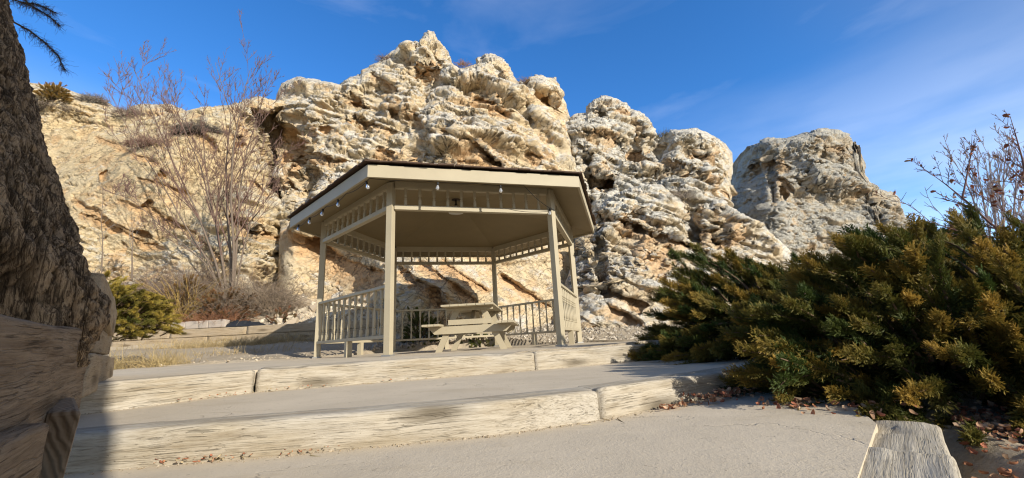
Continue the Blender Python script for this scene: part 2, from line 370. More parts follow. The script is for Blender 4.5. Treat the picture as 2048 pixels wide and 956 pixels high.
def mk_tint(name, rough=.8, trans=0., nscale=25, amt=.35):
    m = Mat(name, rough, .2); a = m.attr(); b = m.noise(m.coord(), nscale, 3)
    m.color(m.mix(m.ramp(b, .3, .7, 0, amt), a, m.mix(1., a, (.55, .55, .55), 'MULTIPLY')))
    if trans:
        tr = m.n('ShaderNodeBsdfTranslucent', {'Color': a}); mxn = m.n('ShaderNodeMixShader', {0: trans, 1: m.b.outputs[0], 2: tr.outputs[0]})
        m.t.links.new(mxn.outputs[0], m.t.nodes['Material Output'].inputs[0])
    return m.m
M['juniper'] = mk_tint('juniper_scales', .6, .25, 14, .1); M['twig'] = mk_tint('dry_twigs', .85); M['grass'] = mk_tint('straw', .7, .25); M['leaf'] = mk_tint('dead_leaf', .75, .2)
m = Mat('furrowed_bark', .95, .1); a = m.attr(); f = m.noise(m.coord((7, 7, 1.8)), 3.5, 7, .65, .5); g = m.noise(m.coord((30, 30, 7)), 3, 6, .7)
def fis(sc, w, seed=0):
    n_ = m.noise(m.coord(sc), 1., 5, .6, .5); return m.ramp(m.math('ABSOLUTE', m.math('SUBTRACT', n_, .5)), 0, w, 1, 0)
f1, f2 = fis((22, 22, 1.5), .035), fis((60, 60, 6), .03)
fs = m.math('MAXIMUM', f1, m.math('MULTIPLY', f2, .75))
c = m.mix(m.ramp(f, .35, .65, 0, .6), a, m.mix(1., a, (.5, .45, .4), 'MULTIPLY')); c = m.mix(m.ramp(g, .55, .75, 0, .5), c, (.40, .32, .23)); c = m.mix(m.math('MULTIPLY', fs, .75), c, (.06, .042, .028))
m.color(c); m.bump(m.math('SUBTRACT', m.math('ADD', f, m.math('MULTIPLY', g, .8)), m.math('MULTIPLY', fs, .9)), 1., .03); M['bark'] = m.m
m = Mat('pale_branch_bark', .9, .15); f = m.noise(m.coord((20, 20, 5)), 4, 5); m.color(m.mix(f, (.11, .08, .06), (.235, .185, .14))); m.bump(f, .4, .006); M['branch'] = m.m
M['tarp'] = simple('black_sheeting', (.02, .021, .023), .5, .4)
m = Mat('paver_block', .93); a = m.noise(m.coord(), 4, 6); b = m.noise(m.coord(), 60, 4); m.color(m.mix(a, (.33, .27, .22), (.47, .41, .34))); m.bump(b, .5, .006); M['paver'] = m.m
# ------------------------------------------------------------------ rock formations
DIP = math.radians(24)
def bedframe(P, dip):
    c, s = math.cos(dip), math.sin(dip)
    a = P[:, 0]*c-P[:, 2]*s; b = P[:, 0]*s+P[:, 2]*c      # beds fall to the right
    return np.stack([a, P[:, 1], b], 1)
def segdist(px, py, line):
    """distance to a polyline, side (+ below) and position along it 0..1"""
    line = np.array(line, float); best = np.full(px.shape, 1e9); side = np.zeros(px.shape); pos = np.zeros(px.shape)
    n = len(line)-1
    for i in range(n):
        a, b = line[i], line[i+1]; d = b-a; l2 = (d*d).sum()
        t = np.clip(((px-a[0])*d[0]+(py-a[1])*d[1])/l2, 0, 1)
        dx, dy = px-(a[0]+t*d[0]), py-(a[1]+t*d[1]); q = np.hypot(dx, dy)
        sd_ = np.sign(d[0]*dy-d[1]*dx); m = q < best
        best = np.where(m, q, best); side = np.where(m, sd_, side); pos = np.where(m, (i+t)/n, pos)
    return best, side, pos
def ledges(px, py, feats):
    """hollows undercut beneath a line: (line, depth, width)"""
    d = np.zeros(px.shape); fr = np.zeros(px.shape)
    wob = 11*fbm(np.stack([px/34, py/34, px*0], 1), 4, 5); br = sstep(-.35, .25, fbm(np.stack([px/60, py/60, px*0+9], 1), 2, 6))
    for line, a, w in feats:
        q, s, p = segdist(px, py+wob, line); end = sstep(0, .14, p)*sstep(1, .86, p)
        k = np.where(s > 0, np.clip(1-q/w, 0, 1), sstep(6, 0, q)*.6)*end
        lip = np.where(s <= 0, np.exp(-(q/(w*.7))**2), 0)*end
        d += (.25+.75*br)*a*k**.8-.28*a*lip; fr = np.maximum(fr, k)
    return d, fr
def pits(px, py, feats):
    d = np.zeros(px.shape); fr = np.zeros(px.shape)
    w1 = fbm(np.stack([px/13, py/13, px*0+2], 1), 3, 9); w2 = fbm(np.stack([px/13, py/13, px*0+7], 1), 3, 10)
    for cx, cy, rx, ry, a in feats:
        k = np.clip(1-((px-cx+w1*rx)/rx)**2-((py-cy+w2*ry+.3*(px-cx))/ry)**2, 0, 1)**.9
        d += a*k; fr = np.maximum(fr, k)
    return d, fr
SURF = {}
def clefts(px, py, feats):
    d = np.zeros(px.shape)
    wob = 5*fbm(np.stack([px/30, py/30, px*0+4], 1), 3, 8)
    for line, a, w in feats:
        q, s, p = segdist(px+wob, py, line); d += a*np.exp(-(q/w)**2)*sstep(0, .1, p)*sstep(1, .9, p)
    return d
def normals(G, it, flat=.35):
    gu = np.gradient(G, axis=1); gv = np.gradient(G, axis=0); N = np.cross(gu, gv); N /= np.linalg.norm(N, axis=2, keepdims=True)+1e-9
    for _ in range(it): N[1:-1, 1:-1] = (N[1:-1, 1:-1]*2+N[:-2, 1:-1]+N[2:, 1:-1]+N[1:-1, :-2]+N[1:-1, 2:])/6
    N[..., 2] *= flat; N /= np.linalg.norm(N, axis=2, keepdims=True)+1e-9
    return N.reshape(-1, 3)
def hashg(H, k): return np.modf(np.sin(H*(917.3+31.7*k))*43758.5453)[0]
def rock(name, label, top, base, depth, mat, nu, nv, feats=(), pit=(), cleft=(), lump=(1., 1., 1.), amp=(.5, .22, .09), dip=DIP, smoothmask=None, rtop=1.6, side=(0, 0), tilt=.5, crust=.4, seed=0, bedk=1., lean=1.6):
    tt, et = te(*np.array(top, float).T); o = np.argsort(tt); tt, et = tt[o], et[o]
    tb, eb = te(*np.array(base, float).T); o = np.argsort(tb); tb, eb = tb[o], eb[o]
    T = np.linspace(tt[0], tt[-1], nu); ET = np.interp(T, tt, et); TB = np.linspace(tb[0], tb[-1], nu); EB = np.interp(TB, tb, eb)
    nb = 10
    v = np.linspace(0, 1, nv)
    E = EB[None]+(ET-EB)[None]*v[:, None]; TT = TB[None]+(T-TB)[None]*(v**lean)[:, None]
    px, py = topx(TT.ravel(), np.ones(E.size), E.ravel()+HC)
    vv = np.repeat(v, nu); uu = np.tile(np.linspace(0, 1, nu), nv)
    y = depth(px, py, vv, uu)
    w = np.clip((vv-.93)/.07, 0, 1); y = y+rtop*(1-np.sqrt(np.maximum(0, 1-w*w)))
    if side[0]: w = np.clip((.14-uu)/.14, 0, 1); y = y+side[0]*(1-np.sqrt(np.maximum(0, 1-w*w)))
    if side[1]: w = np.clip((uu-.86)/.14, 0, 1); y = y+side[1]*(1-np.sqrt(np.maximum(0, 1-w*w)))
    fd, fr = ledges(px, py, feats); pd, pr = pits(px, py, pit)
    y = y+fd+pd+clefts(px, py, cleft); fr = np.maximum(fr, pr)
    P = np.stack([TT.ravel()*y, y, HC+E.ravel()*y], 1)
    G = P.reshape(nv, nu, 3); back = []
    for k in range(1, nb+1):
        f = k/nb; B = G[-1].copy(); B[:, 1] = B[:, 1]+.3+6*f**.8; B[:, 2] = B[:, 2]*(1-f**1.6)-1*f; back.append(B)
    G = np.concatenate([G, np.array(back)], 0)
    shp = G.shape
    rim = np.ones((nv+nb, nu)); rim[:nv] = 1-.60*sstep(.94, 1, v)[:, None]; rim[nv:] = .40
    u1 = np.linspace(0, 1, nu); rim *= (.35+.65*sstep(0, .06, u1)*sstep(1, .94, u1))[None]; rim = rim.ravel()
    P = G.reshape(-1, 3); sc = np.ones(len(P))
    if smoothmask is not None: s_ = smoothmask(px, py); sc[:len(s_)] = s_
    off = np.array([seed*3.1, seed*1.7, seed*.9]); cr = np.zeros(len(P))
    def warp(P): return (np.stack([fbm(P*.5+k*9, 3, 31+seed+k*14) for k in range(3)], 1), np.stack([fbm(P*2.1+k*5, 3, 61+seed+k*2) for k in range(3)], 1))
    def slabs(P, wp, wp2, sx_, sz_, k, groove, gr):
        """broken slabs: every cell is a plane with its own tilt; neighbours meet in steps"""
        B = bedframe(P, dip)+off
        Q = (B+wp*np.array([.9, .7, .6])*k+wp2*np.array([.20, .16, .12])*k)/np.array([sx_, (sx_+sz_)*.5, sz_])
        def f(V, H): return (H-.5)*1.0+np.clip(V[:, 2], -.7, .7)*(-tilt+.8*hashg(H, 1))+np.clip(V[:, 0], -.7, .7)*(.3*tilt+.8*hashg(H, 2))
        h, pure = softcells(Q, f, 3+int(sx_*100)+seed, gr)
        return h-groove*np.clip((1-pure)*1.6, 0, 1)**2
    def ledge(P, wp, wp2, th, ws, sd_):
        B = bedframe(P, dip)+off
        ph = (B[:, 2]+ws*wp[:, 2]+.3*ws*wp2[:, 0])/th; fl = np.floor(ph); fp = ph-fl; hh = h3(fl.astype(np.int64), np.zeros(len(ph), np.int64), np.zeros(len(ph), np.int64), sd_)
        return ((1-fp)**.9*sstep(0, .10, fp)-.45)*(.5+hh)+.35*(hh-.5), sstep(-.3, .25, fbm(P*.6+31+sd_, 2, sd_+seed))
    # pass 1: great blocks
    wp, wp2 = warp(P); N = normals(G, 8)
    d = amp[0]*slabs(P, wp, wp2, 3.0*lump[0], 2.1*lump[0], 1., .20, 11.)*sc
    l_, g_ = ledge(P, wp, wp2, 1.3, .6, 12); d += .26*bedk*l_*g_*np.maximum(sc, .15); d += .22*fbm(P*.75, 3, 71+seed)*np.maximum(sc, .4)
    cr += d/(amp[0]+.2)*.6; P = P+N*(d*rim)[:, None]
    # pass 2: broken faces on the moved surface
    N = normals(P.reshape(shp), 4); wp, wp2 = warp(P)
    gate = sstep(-.1, .25, fbm(P*.4+3, 3, 88+seed))
    d = amp[1]*slabs(P, wp, wp2, 1.25*lump[1], .72*lump[1], .45, .20, 11.)*sc*(.1+1.1*gate)
    l_, g_ = ledge(P, wp, wp2, .38, .28, 15); d += .14*bedk*l_*g_*np.maximum(sc, .18)
    n_ = fbm((bedframe(P, dip)+off)*np.array([.45, .8, 1.1])+wp2*.25, 3, 141+seed); ck = np.exp(-(n_/.04)**2)*sstep(-.1, .3, fbm(P*.45+5, 2, 146)); d -= .36*ck*np.maximum(sc, .3)
    cr += d/(amp[1]+.1)*.35; P = P+N*(d*rim)[:, None]
    # pass 3: rubble-sized breaks, thin beds, pits
    N = normals(P.reshape(shp), 2); wp, wp2 = warp(P)
    gate = sstep(-.05, .3, fbm(P*.7+7, 3, 98+seed))
    d = .8*amp[2]*slabs(P, wp, wp2, .46*lump[2], .26*lump[2], .2, .22, 11.)*np.maximum(sc, .2)*(.1+1.2*gate)
    l_, g_ = ledge(P, wp, wp2, .13, .12, 18); d += .05*bedk*l_*g_*np.maximum(sc, .3)
    for fx, fz, dp, wd, sd_ in ((1.0, 2.2, .17, .045, 147), (2.4, 5., .09, .06, 153)):
        n_ = fbm((bedframe(P, dip)+off)*np.array([fx, (fx+fz)/2, fz])+wp2*.2, 3, sd_+seed); ck = np.exp(-(n_/wd)**2)*sstep(-.15, .25, fbm(P*fx*.7+sd_, 2, sd_+5)); d -= dp*ck*np.maximum(sc, .3); cr -= .3*ck
    d += .045*fbm(P*4.2, 4, 75+seed)+.03*ridged(P*8, 3, 77+seed)*np.maximum(sc, .4)
    tf = fbm(P*2.8+wp2*.5, 3, 111+seed); tz = sstep(.05, .45, fbm(P*.45+51, 2, 119+seed)); pitk = sstep(.28, .48, tf)*tz; d -= .20*pitk*np.maximum(sc, .3)
    P = P+N*(d*np.maximum(rim, .5))[:, None]
    nf = len(fr); FR = np.zeros(len(P)); FR[:nf] = fr; Nz = normals(P.reshape(shp), 3, 1.)[:, 2]
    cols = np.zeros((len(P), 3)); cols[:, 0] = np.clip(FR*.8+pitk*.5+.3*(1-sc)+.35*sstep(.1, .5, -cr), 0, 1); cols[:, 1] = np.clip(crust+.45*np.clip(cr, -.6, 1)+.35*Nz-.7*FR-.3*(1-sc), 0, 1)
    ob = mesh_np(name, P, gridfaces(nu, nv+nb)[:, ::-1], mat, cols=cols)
    SURF[name] = (T, P.reshape(nv+nb, nu, 3)[:nv])
    return setp(ob, label, 'rock formation', 'sandstone rock formations of the bluff')
def on_rock(name, px, py):
    """the point of a finished rock that shows nearest to a pixel of the photograph"""
    t, e = te(px, py); T, G = SURF[name]; tg = G[..., 0]/G[..., 1]; eg = (G[..., 2]-HC)/G[..., 1]
    k = np.argmin((tg-t)**2+(eg-e)**2); return G.reshape(-1, 3)[k]

# the long cliff on the left
top_l = [(20, 150), (67, 165), (115, 171), (165, 190), (201, 197), (238, 219), (253, 220), (270, 212), (290, 208), (342, 212), (374, 223), (405, 215), (447, 211), (478, 204), (515, 192), (541, 195), (570, 198), (640, 215), (720, 240)]
rock('cliff_wall', 'long low cream cliff behind the bare tree with golden scrub on its rim', top_l, [(20, 640), (720, 660)],
     lambda px, py, v, u: 15.2+3.6*np.clip((520-py)/320, -.3, 1)**1+.9*np.abs((px-330)/300)**1.5+3.0*sstep(488, 520, px-.35*(py-225))*sstep(214, 240, py+5*np.sin(px/11))*sstep(440, 380, py)+.9*sstep(500, 560, px)+.6*np.sin(px/70+py/50), M['rock_left'], 430, 300,
     feats=[([(215, 395), (300, 415), (400, 470), (470, 545)], .32, 20), ([(140, 390), (215, 440), (300, 470)], .32, 20), ([(180, 265), (260, 300), (330, 330)], .25, 14), ([(270, 355), (330, 368), (390, 395)], .28, 16), ([(455, 420), (500, 455), (560, 470)], .5, 24),
            ([(150, 425), (230, 455), (330, 500)], .35, 20), ([(500, 355), (545, 395)], .35, 20), ([(330, 250), (400, 262), (440, 300)], .35, 25)],
     pit=[(207, 352, 15, 9, .32), (330, 350, 15, 10, .35), (295, 410, 12, 8, .25), (480, 290, 14, 16, .3)],
     smoothmask=lambda px, py: .20+.80*np.clip(sstep(285, 220, py)*.75+sstep(420, 480, py)*.8+sstep(430, 520, px)*.7, 0, 1), amp=(.55, .22, .09), dip=math.radians(14), crust=.35, seed=1)

# the tall crag behind the gazebo
top_m = [(548, 212), (556, 180), (561, 164), (578, 160), (600, 157), (632, 161), (655, 166), (683, 171), (690, 161), (701, 155), (722, 151), (725, 140), (738, 133), (752, 125), (766, 119), (778, 110), (785, 101), (798, 92), (816, 86), (832, 91), (843, 86), (847, 72), (857, 61), (869, 63), (875, 76), (882, 90), (893, 107), (908, 122), (918, 136), (931, 133), (940, 128), (952, 126), (955, 118), (966, 119), (973, 110), (989, 108), (1000, 116), (1012, 132), (1023, 149), (1037, 165), (1051, 166), (1060, 155), (1074, 150), (1092, 154), (1111, 155), (1116, 174), (1127, 197), (1136, 226), (1141, 246)]
def d_main(px, py, v, u):
    k = np.clip((640-py)/580, -.1, 1)
    y = 11.6+8.6*np.sign(k)*np.abs(k)**1.15
    y = y+1.6*(np.abs(px-900)/330)**2*sstep(700, 880, px+ (480-py)*1.5)
    y = y+.7*sstep(480, 640, py); y = y-.8*np.exp(-((px-930)/90)**2-((py-330)/120)**2)+1.1*np.exp(-((px-690)/80)**2-((py-540)/80)**2)-.4*np.exp(-((px-575)/30)**2)*sstep(380, 470, py)+1.9*sstep(800, 640, px)*sstep(380, 520, py)
    y = y-1.25*np.exp(-((px-850)/120)**2-((py-590)/95)**2)
    ln_ = np.interp(py, [205, 225, 250, 285, 320, 350, 420, 470], [490, 505, 566, 600, 622, 640, 628, 560]); y = y+1.9*sstep(10, -14, px-ln_-4*np.sin(py/9))*sstep(470, 430, py)*sstep(228, 246, py)
    y = y+.5*np.sin(px/48+py/80+1)*np.exp(-((py-230)/160)**2)
    y = y+1.5*sstep(742, 700, px+.35*(py-330))*sstep(360, 250, py)*.5
    return y
rock('tall_crag', 'tallest pale crag rising to a small pinnacle right behind the gazebo', top_m, [(548, 705), (1205, 705)], d_main, M['rock_main'], 520, 460,
     feats=[([(500, 226), (560, 246), (600, 285), (622, 318)], .8, 60), ([(560, 452), (651, 490), (727, 540), (775, 545)], .8, 60), ([(785, 530), (871, 580), (895, 612)], .42, 32), ([(830, 510), (900, 560), (965, 610)], .3, 24),
            ([(915, 258), (960, 292), (1012, 336)], .75, 44), ([(715, 235), (750, 250), (795, 268)], .55, 36), ([(745, 294), (785, 312), (820, 324)], .6, 34), ([(738, 140), (772, 158), (800, 190)], .55, 28), ([(826, 150), (850, 138), (880, 140)], .4, 24),
            ([(1066, 170), (1100, 195), (1135, 235)], .55, 44), ([(690, 190), (716, 200), (735, 216)], .45, 24), ([(640, 245), (690, 275), (720, 295)], .5, 30), ([(852, 255), (905, 262), (930, 285)], .4, 22), ([(1010, 250), (1050, 280), (1085, 330)], .4, 26), ([(955, 175), (990, 205), (1040, 225)], .4, 22),
            ([(1000, 545), (1050, 575), (1110, 615)], .35, 20), ([(880, 520), (930, 548), (985, 590)], .25, 20), ([(610, 300), (660, 318), (700, 322)], .5, 28), ([(780, 205), (830, 230), (850, 260)], .45, 26)],
     pit=[(583, 345, 26, 34, .5), (845, 372, 12, 10, .5), (568, 318, 16, 18, .4), (700, 245, 16, 10, .4)],
     smoothmask=lambda px, py: 1-.30*np.clip(sstep(1000, 1060, px)*sstep(215, 260, py), 0, 1)*(1-sstep(440, 500, py))-.75*np.clip(sstep(420, 470, py)*sstep(800, 745, px), 0, 1)-.78*sstep(440, 500, py)*sstep(760, 840, px), amp=(.85, .26, .10), side=(1.5, 3.6), cleft=[([(846, 105), (843, 150), (850, 205)], .6, 5), ([(996, 125), (1008, 165), (1035, 205)], .5, 5), ([(1060, 160), (1052, 200), (1070, 250)], .5, 5), ([(705, 165), (712, 230), (700, 290)], .5, 6), ([(775, 200), (812, 260), (822, 320)], .4, 5)], crust=.42, seed=2)

# the second crag and the outcrop below it
top_2 = [(1120, 330), (1128, 262), (1138, 241), (1150, 230), (1172, 224), (1177, 209), (1187, 199), (1200, 193), (1225, 194), (1245, 203), (1256, 217), (1281, 226), (1296, 235), (1305, 246), (1312, 262), (1320, 275), (1333, 267), (1341, 258), (1366, 255), (1396, 254), (1416, 262), (1441, 275), (1454, 288), (1463, 308), (1467, 328)]
rock('middle_crag', 'gray crusted double-topped crag between the tall crag and the dark block', top_2, [(1120, 690), (1500, 690)],
     lambda px, py, v, u: 14.2+5.2*np.clip((560-py)/360, -.2, 1)+.9*np.abs((px-1300)/190)**2+1.0*np.exp(-((px-1322)/18)**2)*sstep(420, 250, py)+.5*np.sin(px/33+.8), M['rock_gray'], 380, 380,
     feats=[([(1180, 345), (1205, 352), (1232, 385)], .9, 42), ([(1172, 268), (1205, 262), (1240, 290)], .4, 26), ([(1330, 318), (1362, 322), (1385, 345)], .5, 30), ([(1262, 300), (1300, 318), (1320, 345)], .4, 26), ([(1225, 215), (1262, 235), (1300, 265)], .4, 24), ([(1380, 300), (1420, 318), (1465, 350)], .35, 22), ([(1390, 345), (1430, 362), (1478, 400)], .35, 20)],
     pit=[(1352, 331, 12, 8, .5), (1347, 347, 10, 7, .4), (1208, 372, 20, 22, .6), (1205, 330, 10, 8, .3)],
     amp=(.90, .28, .11), side=(3.2, 1.4), cleft=[([(1300, 240), (1318, 300), (1330, 350)], 1., 7), ([(1258, 222), (1268, 280), (1276, 350)], .8, 6), ([(1200, 215), (1215, 260), (1250, 290)], .6, 6), ([(1395, 262), (1402, 310), (1398, 370)], .5, 5), ([(1175, 300), (1182, 380), (1188, 470)], 1.0, 7)], dip=math.radians(16), crust=.6, seed=3)
top_b = [(1120, 600), (1140, 520), (1158, 478), (1180, 462), (1196, 430), (1212, 405), (1232, 388), (1262, 372), (1300, 364), (1325, 366), (1342, 378), (1360, 394), (1374, 420), (1386, 428), (1398, 410), (1420, 406), (1441, 408), (1471, 426), (1490, 436), (1512, 447), (1535, 464), (1555, 482), (1580, 508), (1620, 548), (1700, 610)]
rock('boulder_outcrop', 'hollowed tan boulders stepping down to the junipers below the middle crag', top_b, [(1120, 705), (1700, 705)],
     lambda px, py, v, u: 11.4+3.4*np.clip((600-py)/220, -.2, 1)+.9*np.abs((px-1290)/200)**2+.7*np.exp(-((px-1385)/14)**2)-.7*np.exp(-((px-1255)/75)**2-((py-520)/55)**2)-.6*np.exp(-((px-1330)/60)**2-((py-415)/40)**2), M['rock_gray'], 400, 300,
     feats=[([(1190, 424), (1225, 436), (1262, 446), (1300, 462)], .9, 40), ([(1290, 456), (1340, 470), (1388, 492)], .8, 30), ([(1196, 560), (1240, 585), (1300, 600)], .5, 24), ([(1395, 445), (1440, 470), (1475, 480)], .5, 30), ([(1210, 610), (1260, 630), (1300, 668)], .4, 22), ([(1405, 500), (1450, 520), (1500, 520)], .4, 22)],
     pit=[(1215, 445, 18, 20, .5), (1395, 425, 14, 20, .5), (1322, 520, 30, 40, .3)],
     smoothmask=lambda px, py: 1-.6*np.exp(-((px-1325)/50)**2-((py-530)/45)**2)-.55*sstep(560, 600, py), amp=(.7, .24, .10), side=(1.5, 2), cleft=[([(1386, 420), (1392, 470), (1398, 520)], .9, 6), ([(1188, 470), (1200, 530), (1205, 590)], .7, 6), ([(1440, 410), (1432, 450), (1445, 500)], .5, 5)], rtop=1.3, crust=.5, seed=4)
top_3 = [(1474, 327), (1484, 308), (1499, 291), (1520, 284), (1542, 280), (1562, 281), (1582, 278), (1602, 273), (1622, 268), (1638, 263), (1652, 260), (1670, 261), (1687, 263), (1700, 270), (1708, 280), (1710, 295), (1714, 314), (1724, 332), (1728, 355), (1738, 363), (1768, 376), (1785, 385), (1798, 397), (1806, 415), (1814, 433), (1820, 446)]
rock('square_block', 'dark gray flat-topped rock block farthest along the bluff above the junipers', top_3, [(1452, 640), (1880, 640)],
     lambda px, py, v, u: 21+2.6*np.clip((560-py)/300, 0, 1)+3.4*sstep(1560, 1462, px)+2.2*sstep(1690, 1775, px)*sstep(470, 330, py)+2.0*sstep(1760, 1860, px), M['rock_far'], 400, 330,
     feats=[([(1622, 277), (1655, 290), (1695, 296)], .5, 18), ([(1545, 350), (1570, 362), (1590, 385)], .6, 40), ([(1590, 355), (1625, 358), (1645, 372)], .5, 24), ([(1750, 400), (1775, 420), (1800, 440)], .6, 24), ([(1490, 330), (1540, 318), (1590, 330)], .5, 24), ([(1650, 370), (1690, 380), (1720, 395)], .4, 20)],
     pit=[(1566, 386, 9, 14, .6)], amp=(1.05, .30, .11), lump=(1.25, 1.2, 1.2), tilt=.3, bedk=.35, side=(4, 3.5), cleft=[([(1640, 270), (1650, 330), (1640, 400)], .5, 6), ([(1545, 285), (1540, 350), (1552, 430)], .5, 6)], dip=math.radians(8), crust=.55, seed=5)

# ------------------------------------------------------------------ ground and concrete
def inpoly(x, y, P):
    c = np.zeros(x.shape, bool); n = len(P)
    for i in range(n):
        x1, y1 = P[i]; x2, y2 = P[(i+1) % n]
        if y1 == y2: continue
        c ^= ((y1 > y) != (y2 > y)) & (x < (x2-x1)*(y-y1)/(y2-y1)+x1)
    return c
GX, GY, GR, GTH = -1.1196, 8.1188, 2.4828, -.2517
def hexp(k, r): a = GTH+k*PI/3; return (GX+r*math.sin(a), GY-r*math.cos(a))
ZM, ZL = -.165, -.307
UP = [(-2.95, 1.72), (-2.06, 3.38), (.162, 4.12), (2.6, 5.3)]           # front edge of the upper timbers
LO = [(-2.6, 1.72), (-1.18, 1.92), (-.10, 2.12), (.43, 2.35), (1.72, 3.16)]   # front edge of the lower timbers
PLAT = [(-2.95, 1.9), (-2.06, 3.5), (.162, 4.24), (2.6, 5.42), (2.9, 6.4), (1.9, 7.6)]+[hexp(k, 2.72) for k in (2, 3, 4)]+[hexp(5, 2.66), (-5.6, 7.2), (-7.4, 6.95), (-4.2, 3.6)]
MID = [(-2.95, 1.75), (-2.06, 3.4), (.162, 4.14), (2.6, 5.3), (2.9, 4.4), (1.72, 3.26), (.43, 2.45), (-.10, 2.22), (-1.18, 2.02), (-2.6, 1.82)]
LOW = [(-2.6, 1.74), (-1.18, 1.94), (-.10, 2.14), (.43, 2.37), (1.72, 3.2), (2.1, 2.95), (1.524, 1.935), (.66, 1.01), (-.6, -.4), (-3.6, -.4)]
def terrain(x, y):
    n = fbm(np.stack([x*.8, y*.8, x*0], 1), 4, 201)
    # hillside beyond the low wall on the left, bank below the rocks, lower ground to the right
    wl = 11.66+0*x
    wall_l = sstep(-3.4, -3.9, x)
    hill = np.where(y > wl, .82+.42*np.minimum(y-wl, 3.2), .02+.38*sstep(7.6, 11.5, y))
    hill = np.where(y > wl, np.minimum(hill, 1.45+(hill-1.45)*sstep(-6.2, -8.0, x)), hill)
    left = sstep(-2.6, -4.2, x)
    bank = .03+.30*sstep(9.3, 11.4, y)+.12*np.clip(y-11.2, 0, 4)
    b2 = np.where(y > 10.9-.02*x, bank, bank)
    z = left*hill+(1-left)*b2
    right = sstep(1.7, 2.3, x-.0*(y-3))*sstep(6.3, 5.2, y)
    rz = -.55+.13*np.clip(y-1.5, 0, 6)
    z = z*(1-right)+rz*right
    front = sstep(4.2, 3.2, y)*(1-right); z = z*(1-front)+(-.62)*front
    fl = front*0
    z = z+.05*n*(1+.6*sstep(9, 12, y))
    z = np.minimum(z, 3.2); rr_ = np.hypot(x, y)
    return z+sstep(28, 150, rr_)*(6.5+3*fbm(np.stack([x*.012, y*.012, x*0+3], 1), 3, 211))
def axis(lo, hi, fine_lo, fine_hi, st):
    a = [fine_lo]; 
    while a[-1] < fine_hi: a.append(a[-1]+st)
    s = st; up = [a[-1]]
    while up[-1] < hi: s *= 1.16; up.append(up[-1]+s)
    s = st; dn = [a[0]]
    while dn[-1] > lo: s *= 1.16; dn.append(dn[-1]-s)
    return np.array(dn[:0:-1]+a+up[1:])
ax, ay = axis(-700, 700, -9, 6, .075), axis(-300, 1500, .8, 14, .075)
X, Y = np.meshgrid(ax, ay); Z = terrain(X.ravel(), Y.ravel())
xx, yy = X.ravel(), Y.ravel()
Z = np.where(inpoly(xx, yy, PLAT), np.minimum(Z, -.05), Z); Z = np.where(inpoly(xx, yy, MID) | inpoly(xx, yy, LOW), -.62, Z)
g = mesh_np('ground', np.stack([xx, yy, Z], 1), gridfaces(len(ax), len(ay)), M['dirt']); g['kind'] = 'structure'
def slab(name, P, z, th=.12):
    b = MB(); b.prism([(x, y, z-th) for x, y in P], (0, 0, th)); o = b.build(name, M['concrete']); o['kind'] = 'structure'; return o
slab('upper_terrace', PLAT, 0); slab('middle_tread', MID, ZM); slab('lower_landing', LOW, ZL)
# ------------------------------------------------------------------ gazebo
gz = empty('gazebo', (GX, GY, 0), 'open khaki hexagonal gazebo with shingled roof standing below the rocks', 'gazebo')
def hx(k, r, z): a = GTH+k*PI/3; return np.array([r*math.sin(a), -r*math.cos(a), z])
R1, R2 = GR, 3.0744
SL = .215
ZE = 2.346
for k in range(6):
    b = MB(); a = GTH+k*PI/3; Rm = np.array([[math.cos(a), -math.sin(a), 0], [math.sin(a), math.cos(a), 0], [0, 0, 1]])
    b.box(hx(k, R1, 1.235), (.095, .095, 2.47), Rm); o = b.build('post', M['paint'], gz, bevel=.004)
    fb = MB(); fb.box(hx(k, R1, .012), (.13, .13, .024), Rm); fb.build('post_base', M['steel'], o)
def side(k): return hx(k, R1, 0), hx((k+1) % 6, R1, 0)
def lath(prof, n=8, sq=None): return MB().lathe(prof, n=n)
# one turned baluster and one turned frieze spindle, shared by all
def turned(h, r):
    s = r*1.15
    return [(s, 0), (s, .16*h), (r*.62, .175*h), (r*.95, .2*h), (r*.6, .225*h), (r*.95, .3*h), (r*1.02, .36*h), (r*.75, .5*h), (r*.52, .64*h), (r*.9, .67*h), (r*.58, .7*h), (r*.95, .735*h), (r*.6, .76*h), (s, .785*h), (s, h)]
bal = MB().lathe(turned(.64, .021), n=9).build('baluster', M['paint'], None, smooth=False); spi = MB().lathe([(.024, 0), (.024, .10), (.014, .105), (.022, .125), (.013, .15), (.021, .165), (.024, .175), (.024, .285)], n=8, phase=PI/8).build('spindle', M['paint'], None)
balm, spim = bal.data, spi.data
bpy.data.objects.remove(bal); bpy.data.objects.remove(spi)
for k in range(6):
    p, q = side(k); d = (q-p)/np.linalg.norm(q-p); L_ = np.linalg.norm(q-p); ang = math.atan2(d[1], d[0]); up = np.array([0, 0, 1.])
    hb = MB().beam(p+up*2.45+d*.05, q+up*2.45-d*.05, .075, .105); hb.build('header_beam', M['paint'], gz, bevel=.003)
    fr = MB().beam(p+up*2.09+d*.05, q+up*2.09-d*.05, .085, .07).beam(p+up*2.392+d*.05, q+up*2.392-d*.05, .06, .012).build('frieze_rail', M['paint'], gz, bevel=.003)
    for i in range(11):
        s = link('spindle', spim, fr); s.location = p+d*(L_*(i+1.0)/12)+up*2.122; s.rotation_euler = (0, 0, ang); s.scale = (1, 1, .93)
    if k == 0: continue
    rl = MB().beam(p+up*.945+d*.05, q+up*.945-d*.05, .088, .04).beam(p+up*.262+d*.05, q+up*.262-d*.05, .075, .045).build('railing', M['paint'], gz, bevel=.003)
    for i in range(11):
        s = link('baluster', balm, rl); s.location = p+d*(L_*(i+1.0)/12)+up*.285; s.rotation_euler = (0, 0, ang)
    m_ = (p+q)/2; MB().beam(m_+up*0, m_+up*.239, .09, .085, up=d).build('railing_foot', M['paint'], rl)
